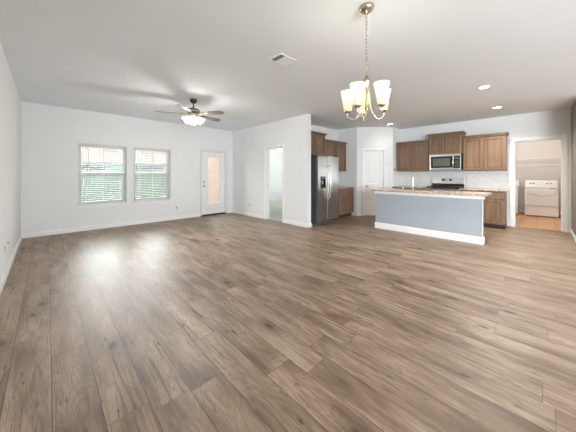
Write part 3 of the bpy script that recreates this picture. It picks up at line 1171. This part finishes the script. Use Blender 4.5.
MB().box(0.10, RW - 0.10, -0.678, -0.67, 0.34, 0.66).build('oven_window', M['blackglass'], od)
MB().tube([(0.06, -0.675, 0.745), (0.06, -0.715, 0.745), (RW - 0.06, -0.715, 0.745), (RW - 0.06, -0.675, 0.745)], 0.012, 10).build('oven_handle', M['steel'], od)
MB().box(0.01, RW - 0.01, -0.67, -0.64, 0.06, 0.225).build('warming_drawer', M['steel'], rg, 0.006)
MB().box(0.0, RW, -0.668, -0.64, 0.81, 0.905).build('control_panel', M['steel'], rg, 0.004)
for i in range(5):
    k = MB().lathe([(0.024, 0), (0.022, 0.028), (0.0001, 0.03)], n=16)
    k.rot(Matrix.Translation((0.10 + i * (RW - 0.2) / 4, -0.668, 0.857)) @ Matrix.Rotation(R(90), 4, 'X'))
    k.build('burner_knob', M['black'], rg)
for x in (0.05, RW - 0.05):
    for y in (-0.6, -0.08):
        MB().lathe([(0.02, 0), (0.02, 0.032)], (x, y, 0), 12).build('foot', M['black'], rg)

# ------------------------------------------------------------------ microwave
mw = thing('microwave', 'stainless over the range microwave under the raised cabinet', 'microwave', (XK, 2.16, 1.405), RZ)
MW, MH, MD = 0.755, 0.435, 0.385
MB().box(0, MW, -MD, -0.005, 0, MH).build('microwave_body', M['black'], mw, 0.004)
m = MB()
fd_ = MD + 0.025
wx0, wx1, wz0, wz1 = 0.045, 0.565, 0.06, 0.375
m.box(0.0, wx0, -fd_, -MD, 0.0, MH).box(wx1, MW, -fd_, -MD, 0.0, 0.045).box(wx0, wx1, -fd_, -MD, 0.0, wz0).box(wx0, MW, -fd_, -MD, wz1, MH).box(MW - 0.02, MW, -fd_, -MD, 0.045, wz1)
md = m.build('microwave_door', M['steel'], mw, 0.002)
MB().box(wx0, wx1, -fd_ + 0.006, -MD, wz0, wz1).build('door_window', M['blackglass'], md)
MB().box(wx0 + 0.05, wx1 - 0.06, -fd_ + 0.003, -fd_ + 0.007, wz0 + 0.045, wz1 - 0.05).build('window_mesh', M['smoke'], md)
MB().box(wx1, MW - 0.02, -fd_ + 0.003, -MD, 0.045, wz1).build('control_panel', M['blackglass'], mw)
bt = MB()
for r_ in range(5):
    for c_ in range(3):
        bt.box(wx1 + 0.055 + c_ * 0.033, wx1 + 0.078 + c_ * 0.033, -fd_ + 0.001, -fd_ + 0.004, 0.08 + r_ * 0.036, 0.10 + r_ * 0.036)
bt.build('button_pad', M['smoke'], mw)
MB().box(wx1 + 0.055, MW - 0.04, -fd_ + 0.001, -fd_ + 0.004, 0.29, 0.33).build('display', M['smoke'], mw)
hp = [(wx1 + 0.022, -fd_ + 0.003, 0.07)] + [(wx1 + 0.022, -fd_ - 0.012 - 0.03 * math.sin(PI * i / 10) ** 0.6, 0.07 + 0.29 * i / 10) for i in range(11)] + [(wx1 + 0.022, -fd_ + 0.003, 0.36)]
MB().tube(hp, 0.011, 10).build('door_handle', M['chrome'], md, 0, True)
m = MB()
for i in range(14):
    m.box(0.06 + i * 0.046, 0.09 + i * 0.046, -fd_ - 0.001, -fd_ + 0.002, 0.012, 0.02)
m.build('vent_grille', M['black'], mw)

# ------------------------------------------------------------------ kitchen island
IX0 = 5.66
IY0, IY1 = 0.70, 2.735
isl = thing('kitchen_island', 'kitchen island with pale blue grey half wall and granite top', 'island', (IX0, (IY0 + IY1) / 2, 0))
hy = (IY1 - IY0) / 2
MB().box(0, 0.14, -hy, hy, 0, 0.885).build('half_wall', M['island'], isl, 0.003)
m = MB().box(-0.018, 0, -hy - 0.018, hy + 0.018, 0, 0.125).box(0, 0.14, -hy - 0.018, -hy, 0, 0.125).box(0, 0.14, hy, hy + 0.018, 0, 0.125)
m.box(-0.012, 0, -hy - 0.012, hy + 0.012, 0.125, 0.135)
m.build('baseboard', M['trim'], isl, 0.003)
m = MB().box(-0.03, 0, -hy - 0.02, hy + 0.02, 0.825, 0.885).box(0, 0.14, -hy - 0.02, -hy, 0.825, 0.885).box(0, 0.14, hy, hy + 0.02, 0.825, 0.885)
m.build('apron_trim', M['trim'], isl, 0.004)
m = MB().box(0, 0.006, 0, 0, 0, 0) if False else None
MB().box(-0.012, 0.002, -hy - 0.008, -hy + 0.006, 0.135, 0.825).build('corner_bead', M['trim'], isl, 0.003)
# cabinets behind the half wall
MB().box(0.14, 0.72, -hy + 0.08, hy - 0.02, 0.10, 0.885).build('cabinet_body', M['wood'], isl, 0.002)
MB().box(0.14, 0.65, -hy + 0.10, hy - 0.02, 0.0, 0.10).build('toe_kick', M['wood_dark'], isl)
for i in range(4):
    wv = (2 * hy - 0.12) / 4
    ya = -hy + 0.09 + i * wv
    dd = MB().box(0.72, 0.74, ya, ya + wv - 0.012, 0.125, 0.86).build('cabinet_door', M['wood'], isl, 0.003)
ct = MB()
sk = (0.28, 0.68, -0.05, 0.70)     # sink cut-out, local
cx0, cx1, cy0, cy1 = -0.085, 0.74, -hy - 0.055, hy + 0.085
ct.box(cx0, sk[0], cy0, cy1, 0.886, CT).box(sk[1], cx1, cy0, cy1, 0.886, CT).box(sk[0], sk[1], cy0, sk[2], 0.886, CT).box(sk[0], sk[1], sk[3], cy1, 0.886, CT)
ct.build('countertop', M['granite'], isl, 0.0)
m = MB()
m.box(sk[0] - 0.01, sk[0], sk[2] - 0.01, sk[3] + 0.01, 0.70, 0.885).box(sk[1], sk[1] + 0.01, sk[2] - 0.01, sk[3] + 0.01, 0.70, 0.885)
m.box(sk[0], sk[1], sk[2] - 0.01, sk[2], 0.70, 0.885).box(sk[0], sk[1], sk[3], sk[3] + 0.01, 0.70, 0.885).box(sk[0], sk[1], sk[2], sk[3], 0.69, 0.70)
m.build('sink_basin', M['steel'], isl)

# faucet and soap dispenser stand on the half wall side of the sink
fx, fy = 5.89, 1.965
fc = thing('faucet', 'tall chrome gooseneck faucet standing on the island top', 'faucet', (fx, fy, CT))
MB().lathe([(0.028, 0), (0.028, 0.012), (0.021, 0.02), (0.021, 0.085), (0.015, 0.095)], n=18).build('faucet_body', M['chrome'], fc, 0, True)
sp_ = [(0, 0, 0.08)] + [(0, 0, 0.10 + 0.016 * i) for i in range(11)]
cr_ = 0.095
for i in range(1, 15):
    a = PI - PI * 1.02 * i / 14
    sp_.append((cr_ + cr_ * math.cos(a), 0, 0.28 + cr_ * math.sin(a)))
sp_.append((2 * cr_ + 0.002, 0, 0.245))
spm = MB().tube(sp_, 0.0125, 12)
spm.rot(Matrix.Rotation(R(-42), 4, 'Z'))
spm.build('spout', M['chrome'], fc, 0, True)
MB().tube([(0, 0.018, 0.065), (0, 0.045, 0.07), (0, 0.09, 0.10)], [0.011, 0.009, 0.006], 10).build('lever_handle', M['chrome'], fc, 0, True)
sd = thing('soap_dispenser', 'short chrome soap dispenser beside the faucet', 'soap dispenser', (5.88, 2.18, CT))
MB().lathe([(0.024, 0), (0.024, 0.01), (0.016, 0.016), (0.016, 0.085), (0.021, 0.09), (0.021, 0.118), (0.0001, 0.12)], n=16).build('pump_body', M['chrome'], sd, 0, True)
MB().tube([(0, 0, 0.108), (0.05, 0, 0.112), (0.075, 0, 0.100)], 0.007, 8).build('nozzle', M['chrome'], sd, 0, True)

# ------------------------------------------------------------------ laundry machines (front faces -X)
def laundry_machine(kind, label, loc):
    o = thing(kind, label, kind, loc, RZ)
    W, D, H = 0.72, 0.70, 0.90
    MB().box(0, W, -D, -0.02, 0.02, H).build('cabinet', M['appliance'], o, 0.012, seg=3)
    m = MB().extrude_x([(-0.20, H), (-0.03, H), (-0.03, H + 0.18), (-0.10, H + 0.18), (-0.135, H + 0.165)], 0.0, W)
    cp = m.build('console', M['appliance'], o, 0.008)
    for x in (0.13, 0.20, 0.50, 0.58):
        k = MB().lathe([(0.026, 0), (0.022, 0.02), (0.0001, 0.022)], n=14)
        k.rot(Matrix.Translation((x, -0.168, H + 0.095)) @ Matrix.Rotation(R(68), 4, 'X'))
        k.build('control_knob', M['grey'], cp)
    if kind == 'dryer':
        m = MB().box(0.03, W - 0.03, -D - 0.012, -D, 0.33, 0.80)
        dd = m.build('dryer_door', M['appliance'], o, 0.01, seg=3)
        n = 14
        m = MB()
        pts = []
        for i in range(n + 1):
            f = i / n
            pts.append((0.06 + (W - 0.12) * f, -D - 0.018, 0.70 - 0.035 * math.sin(PI * f)))
        m.tube(pts, 0.014, 10).build('door_handle', M['chrome'], dd, 0, True)
        MB().box(0.0, W, -D - 0.004, -D, 0.30, 0.305).build('seam', M['grey'], o)
        MB().box(W - 0.19, W - 0.06, -D - 0.004, -D + 0.01, 0.845, 0.865).build('badge', M['grey'], o)
    else:
        MB().box(0.05, W - 0.05, -D + 0.03, -0.22, H, H + 0.012).build('lid', M['appliance'], o, 0.006)
    for x in (0.06, W - 0.06):
        for y in (-D + 0.06, -0.09):
            MB().lathe([(0.022, 0), (0.022, 0.025)], (x, y, 0), 12).build('foot', M['grey'], o)
    return o


laundry_machine('dryer', 'white dryer facing the laundry doorway', (11.34, 0.275, 0.008))
laundry_machine('washer', 'white washer half hidden behind left side of laundry doorway', (11.42, 1.145, 0.008))

ws = thing('wire_shelf', 'white wire shelf with hang rail above the dryer', 'shelf', (LX, 0, 1.78))
m = MB()
for i in range(90):
    y = -0.745 + i * 0.0228
    m.box(-0.40, -0.004, y, y + 0.004, 0.0, 0.004)
m.build('deck_wires', M['wire'], ws)
m = MB()
for x in (-0.40, -0.27, -0.14, -0.01):
    m.tube([(x, -0.748, -0.003), (x, 1.298, -0.003)], 0.0045, 8)
m.build('cross_rods', M['wire'], ws)
m = MB().tube([(-0.403, -0.748, 0.0), (-0.403, 1.298, 0.0)], 0.008, 8).tube([(-0.403, -0.748, -0.05), (-0.403, 1.298, -0.05)], 0.006, 8)
for i in range(45):
    y = -0.74 + i * 0.0456
    m.box(-0.405, -0.401, y, y + 0.004, -0.05, 0.0)
m.build('front_lip', M['wire'], ws)
MB().tube([(-0.36, -0.748, -0.20), (-0.36, 1.298, -0.20)], 0.012, 10).build('hang_rail', M['wire'], ws)
for y in (-0.60, 0.62, 1.2):
    MB().tube([(-0.395, y, -0.01), (-0.36, y, -0.20), (-0.005, y, -0.33)], 0.006, 8).build('brace', M['wire'], ws)


# ------------------------------------------------------------------ chandelier
CX, CY = 1.995, 1.047
ch = thing('chandelier', 'five light nickel chandelier with cream glass shades on a chain', 'chandelier', (CX, CY, CE))
MB().lathe([(0.062, 0), (0.064, -0.012), (0.052, -0.035), (0.022, -0.052), (0.010, -0.062), (0.0001, -0.063)], n=28).build('ceiling_canopy', M['brass'], ch, 0, True)
cm = MB()
zc = -0.062
k = 0
while zc > -0.60:
    lk = []
    for i in range(16):
        a = 2 * PI * i / 16
        xx, zz = 0.0085 * math.cos(a), 0.020 * math.sin(a)
        lk.append((xx, 0, zc - 0.018 + zz) if k % 2 else (0, xx, zc - 0.018 + zz))
    cm.tube(lk, 0.0026, 6, closed=True)
    zc -= 0.0315
    k += 1
cm.build('hanging_chain', M['brass'], ch)
MB().tube([(0.003, 0.003, -0.06), (-0.004, 0.004, -0.25), (0.004, -0.003, -0.45), (0, 0, -0.62)], 0.0022, 6).build('lamp_wire', M['satin'], ch)
MB().lathe([(0.0001, -0.595), (0.010, -0.60), (0.012, -0.625), (0.028, -0.632), (0.030, -0.655), (0.020, -0.668), (0.022, -0.69), (0.014, -0.70),
            (0.009, -0.72), (0.009, -0.86), (0.016, -0.875), (0.014, -0.90), (0.006, -0.915), (0.0001, -0.93)], n=20).build('center_column', M['brass'], ch, 0, True)
camang = math.atan2(-CY, -CX)       # direction towards the camera
RA = 0.163
zs_ = -0.905                        # foot of the shades
for i in range(5):
    a = R(38 + 72 * i)
    d = Vector((math.cos(a), math.sin(a), 0))
    ctrl = [(0.012, -0.69), (0.026, -0.735), (0.030, -0.80), (0.042, -0.88), (0.070, -0.945), (0.108, -0.975), (0.145, -0.962), (0.166, -0.94), (RA, zs_)]
    # smooth the arm
    pts = []
    for j in range(len(ctrl) - 1):
        p0 = ctrl[max(j - 1, 0)]; p1 = ctrl[j]; p2 = ctrl[j + 1]; p3 = ctrl[min(j + 2, len(ctrl) - 1)]
        for s_ in range(5):
            t_ = s_ / 5
            q = []
            for c_ in (0, 1):
                q.append(0.5 * ((2 * p1[c_]) + (-p0[c_] + p2[c_]) * t_ + (2 * p0[c_] - 5 * p1[c_] + 4 * p2[c_] - p3[c_]) * t_ ** 2 + (-p0[c_] + 3 * p1[c_] - 3 * p2[c_] + p3[c_]) * t_ ** 3))
            pts.append(q)
    pts.append(ctrl[-1])
    arm = MB().tube([(d.x * r_, d.y * r_, z_) for r_, z_ in pts], 0.0058, 10).build('arm', M['satin'], ch, 0, True)
    c0 = (d.x * RA, d.y * RA, zs_)
    MB().lathe([(0.010, -0.012), (0.022, -0.004), (0.030, 0.004), (0.031, 0.012), (0.014, 0.016)], c0, 18).build('shade_holder', M['brass'], arm, 0, True)
    prof = [(0.033, 0.008), (0.036, 0.03), (0.040, 0.07), (0.046, 0.115), (0.054, 0.155), (0.061, 0.182), (0.0635, 0.186)]
    sh = MB().lathe(prof, c0, 26, cap=False).build('shade', M['shade'], ch, 0, True, solid=0.0025)
    MB().lathe([(0.010, 0.016), (0.012, 0.04), (0.026, 0.075), (0.028, 0.095), (0.018, 0.117), (0.0001, 0.122)], c0, 16).build('bulb', M['bulb'], sh, 0, True)
    point('chandelier_glow', ch, (c0[0], c0[1], c0[2] + 0.165), 0.55, (1.0, 0.95, 0.86), 0.04)

# ------------------------------------------------------------------ ceiling fan
FX, FY = 2.04, 4.70
fn = thing('ceiling_fan', 'five blade ceiling fan with white glass light kit and pull chain', 'ceiling fan', (FX, FY, CE))
MB().lathe([(0.066, 0), (0.068, -0.018), (0.060, -0.052), (0.040, -0.075), (0.018, -0.082)], n=26).build('ceiling_canopy', M['bronze'], fn, 0, True)
MB().lathe([(0.013, -0.08), (0.013, -0.17)], n=14).build('downrod', M['bronze'], fn, 0, True)
MB().lathe([(0.016, -0.16), (0.035, -0.165), (0.050, -0.18), (0.095, -0.19), (0.118, -0.21), (0.120, -0.25), (0.100, -0.27), (0.070, -0.277)], n=32).build('motor_housing', M['bronze'], fn, 0, True)
MB().lathe([(0.122, -0.223), (0.126, -0.228), (0.126, -0.239), (0.122, -0.244)], n=32).build('housing_band', M['brass'], fn, 0, True)
MB().lathe([(0.072, -0.273), (0.078, -0.287), (0.072, -0.315), (0.050, -0.305), (0.052, -0.325), (0.036, -0.345), (0.012, -0.355), (0.0001, -0.36)], n=26).build('switch_housing', M['brass'], fn, 0, True)
for i in range(5):
    a = R(12 + 72 * i)
    rot = Matrix.Rotation(a, 4, 'Z')
    tilt = Matrix.Translation((0, 0, -0.293)) @ Matrix.Rotation(R(-12), 4, 'X')
    out = []
    for x, y in ((0.20, -0.050), (0.30, -0.060), (0.45, -0.068), (0.58, -0.070), (0.635, -0.062), (0.658, -0.035)):
        out.append((x, y))
    pts = out + [(x, -y) for x, y in reversed(out)]
    b = MB().prism(pts, -0.004, 0.004)
    b.rot(rot @ tilt)
    bl = b.build('blade', M['blade'], fn, 0.002)
    m = MB()
    m.tube([(0.085, 0, 0.022), (0.12, 0, 0.012), (0.16, 0.028, 0.0075), (0.24, 0.03, 0.0075)], 0.007, 8)
    m.tube([(0.085, 0, 0.022), (0.12, 0, 0.012), (0.16, -0.028, 0.0075), (0.24, -0.03, 0.0075)], 0.007, 8)
    m.box(0.19, 0.255, -0.042, 0.042, 0.0045, 0.009)
    m.rot(rot @ tilt)
    m.build('blade_iron', M['brass'], bl)
for i in range(4):
    a = R(20 + 90 * i - 44.54)
    tr = Matrix.Rotation(a, 4, 'Z') @ Matrix.Translation((0.05, 0, -0.325)) @ Matrix.Rotation(R(-48), 4, 'Y')
    m = MB().lathe([(0.012, 0.02), (0.014, -0.02), (0.026, -0.03), (0.028, -0.045)], n=16)
    m.rot(tr)
    lh = m.build('lamp_holder', M['brass'], fn, 0, True)
    m = MB().lathe([(0.030, -0.036), (0.040, -0.06), (0.058, -0.095), (0.070, -0.125), (0.077, -0.15)], n=24, cap=False)
    m.rot(tr)
    sh = m.build('shade', M['shade_white'], fn, 0, True, solid=0.003)
    m = MB().lathe([(0.012, -0.045), (0.024, -0.075), (0.026, -0.095), (0.0001, -0.115)], n=14)
    m.rot(tr)
    m.build('bulb', M['bulb'], sh, 0, True)
    p = tr @ Vector((0, 0, -0.128))
    point('fan_glow', fn, p, 19, (1.0, 0.98, 0.94), 0.06)
m = MB().tube([(0.02, -0.02, -0.35), (0.022, -0.022, -0.62)], 0.0018, 6)
m.lathe([(0.0001, -0.66), (0.007, -0.655), (0.008, -0.635), (0.003, -0.62)], (0.022, -0.022, 0), 10)
m.build('pull_chain', M['satin'], fn)


# ------------------------------------------------------------------ ceiling vents and recessed lights
def vent(label, x0, x1, y0, y1, two_way=True):
    v = thing('ceiling_vent', label, 'vent', ((x0 + x1) / 2, (y0 + y1) / 2, CE), 0, 'ceiling vents')
    W, D = (x1 - x0) / 2, (y1 - y0) / 2
    f = 0.025
    m = MB().box(-W, -W + f, -D, D, -0.008, 0).box(W - f, W, -D, D, -0.008, 0).box(-W + f, W - f, -D, -D + f, -0.008, 0).box(-W + f, W - f, D - f, D, -0.008, 0)
    m.build('vent_frame', M['vent'], v, 0.003)
    MB().box(-W + f, W - f, -D + f, D - f, -0.0015, 0).build('duct_backing', M['vent_dark'], v)
    for x in (-W / 3 + 0.008, W / 3 - 0.008):
        MB().box(x - 0.005, x + 0.005, -D + f, D - f, -0.012, -0.001).build('divider_bar', M['vent'], v)
    n = 11
    for i in range(n):
        x = -W + f + (2 * W - 2 * f) * (i + 0.5) / n
        t_ = 0.012 if i > 3 else -0.012
        m = MB()
        m.obox((x - t_ / 2 - 0.0008, -D + f, -0.002), (0.0016, 0, 0), (0, 2 * D - 2 * f, 0), (t_, 0, -0.009))
        m.build('louver', M['vent'], v)
    return v


vent('large white ceiling vent between fan and chandelier', 2.005, 2.29, 2.16, 2.40)
vent('small white ceiling vent near the partition wall', 3.96, 4.22, 5.03, 5.18)


def can(label, x, y, power):
    c = thing('recessed_light', label, 'recessed light', (x, y, CE), 0, 'recessed ceiling lights')
    MB().lathe([(0.062, -0.002), (0.070, -0.010), (0.088, -0.006), (0.092, 0.0)], n=28, cap=False).build('trim_ring', M['vent'], c, 0, True)
    MB().lathe([(0.0001, -0.0045), (0.064, -0.0045), (0.064, -0.001), (0.0001, -0.001)], n=28, cap=False).build('lens', M['lens'], c)
    l = bpy.data.lights.new('can_glow', 'SPOT')
    l.energy = power
    l.color = (1.0, 0.93, 0.82)
    l.spot_size = R(150)
    l.spot_blend = 0.8
    l.shadow_soft_size = 0.06
    o = bpy.data.objects.new('can_glow', l)
    COL.objects.link(o)
    o.parent = c
    o.location = (0, 0, -0.02)
    return c


CANP = 105
can('lit recessed ceiling light nearest the chandelier, over the island end', 5.213, 0.623, CANP)
can('lit recessed ceiling light nearest the laundry doorway', 7.0, 0.614, CANP)
can('lit recessed ceiling light in front of the pantry door', 7.05, 2.97, CANP * 0.06)

# bedroom ceiling light, and an unseen one added to light the laundry
bd = thing('dome_light', 'lit white dome ceiling light seen through bedroom doorway', 'ceiling light', (7.70, 8.28, 2.5))
MB().lathe([(0.17, 0), (0.175, -0.02), (0.16, -0.028)], n=28).build('dome_base', M['chrome'], bd, 0, True)
MB().lathe([(0.165, -0.02), (0.155, -0.07), (0.115, -0.115), (0.06, -0.135), (0.0001, -0.14)], n=28, cap=False).build('dome_glass', M['dome'], bd, 0, True)
point('dome_glow', bd, (0, 0, -0.25), 2.2, (1, 0.96, 0.88), 0.12)
ld = thing('dome_light', 'unseen white dome ceiling light added to light the laundry room', 'ceiling light', (9.8, 0.3, CE))
MB().lathe([(0.15, 0), (0.155, -0.02), (0.14, -0.028)], n=28).build('dome_base', M['chrome'], ld, 0, True)
MB().lathe([(0.145, -0.02), (0.135, -0.06), (0.10, -0.10), (0.0001, -0.12)], n=28, cap=False).build('dome_glass', M['dome'], ld, 0, True)
point('dome_glow', ld, (0, 0, -0.22), 20, (1, 0.97, 0.93), 0.12)


# ------------------------------------------------------------------ outlets, switches
def plate(name, label, cat, loc, rz, kind='outlet', group=None):
    p = thing(name, label, cat, loc, rz, group)
    MB().box(-0.036, 0.036, -0.006, 0, -0.058, 0.058).build('cover_plate', M['plate'], p, 0.003)
    if kind == 'outlet':
        for z in (-0.018, 0.018):
            MB().box(-0.019, 0.019, -0.009, -0.005, z - 0.017, z + 0.017).build('receptacle', M['slot'], p, 0.002)
    elif kind == 'switch':
        MB().box(-0.016, 0.016, -0.011, -0.005, -0.033, 0.033).build('rocker', M['plate'], p, 0.002)
    else:
        m = MB().lathe([(0.022, 0), (0.022, 0.004), (0.008, 0.004), (0.008, 0.014), (0.0001, 0.015)], n=16)
        m.rot(Matrix.Translation((0, -0.005, 0)) @ Matrix.Rotation(R(90), 4, 'X'))
        m.build('jack', M['slot'], p)
    return p


GO = 'wall plates low on the walls'
plate('wall_outlet', 'outlet plate on the left wall, nearer the viewer of the pair', 'outlet', (XA, 4.48, 0.385), R(90), 'outlet', GO)
plate('cable_plate', 'wall plate on the left wall, nearer the window of the pair', 'wall plate', (XA, 4.79, 0.395), R(90), 'jack', GO)
plate('wall_outlet', 'outlet plate under the wall space right of the windows', 'outlet', (2.643, YW, 0.34), 0, 'outlet', GO)
plate('light_switch', 'white light switch left of the patio door', 'switch', (3.167, YW, 1.27), 0, 'switch')
plate('wall_outlet', 'outlet plate between patio door corner and bedroom doorway', 'outlet', (XF, 6.226, 0.345), R(-90), 'outlet', GO)
plate('wall_outlet', 'outlet plate on the far bedroom wall', 'outlet', (7.6, BY, 0.40), 0, 'outlet', GO)
sw = Vector((P1[0], P1[1])) + dv.normalized() * 0.05
plate('light_switch', 'white light switch left of the pantry door', 'switch', (sw.x, sw.y, 1.27), DA, 'switch')
hk = thing('wall_fitting', 'small dark fitting on narrow white wall beside upper cabinets', 'wall fitting', (7.72, YPS, 1.43), 0)
MB().box(-0.022, 0.022, -0.012, 0, -0.03, 0.03).build('fitting_base', M['bronze'], hk, 0.003)
m = MB().lathe([(0.012, 0), (0.016, 0.02), (0.0001, 0.024)], n=14)
m.rot(Matrix.Translation((0, -0.012, 0)) @ Matrix.Rotation(R(90), 4, 'X'))
m.build('fitting_knob', M['bronze'], hk)

# ------------------------------------------------------------------ outside: fence and neighbouring house
fn_ = thing('wood_fence', 'weathered grey green picket fence behind the back lawn', 'fence', (0, 11.2, -0.15))
m = MB()
x = -9.0
rnd = random.Random(11)
while x < 16:
    h = 1.57 + rnd.uniform(-0.01, 0.01)
    m.box(x, x + 0.135, 0, 0.018, 0.0, h)
    x += 0.142
m.build('pickets', M['fence'], fn_)
for z in (0.25, 0.8, 1.35):
    MB().box(-9, 16, 0.018, 0.058, z, z + 0.09).build('rail', M['fence'], fn_)
for i in range(11):
    xp = -8.9 + i * 2.44
    MB().box(xp, xp + 0.09, 0.058, 0.148, 0, 1.6).build('post', M['fence'], fn_)

hs = thing('neighbor_house', 'low house with pale shingle roof beyond the fence', 'house', (0, 22, -0.15))
MB().box(-8, 16, 0, 9, 0, 2.45).build('house_wall', M['brick_far'], hs)
m = MB()
prof = [(-0.6, 2.28), (4.5, 5.45), (9.6, 2.28), (9.6, 2.20), (4.5, 5.30), (-0.6, 2.12)]
m.extrude_x(prof, -8.6, 16.6)
m.build('roof', M['roof'], hs)
MB().box(-8.6, 16.6, -0.66, -0.60, 2.08, 2.30).build('fascia', M['brick_far'], hs)
for xa in (3.05, 7.0):
    wv = MB().box(xa, xa + 1.1, -0.03, 0.05, 0.9, 2.1).build('house_window', M['trim'], hs)
    MB().box(xa + 0.06, xa + 1.04, -0.04, -0.028, 0.96, 2.04).build('pane', M['pane_cyan'], wv)
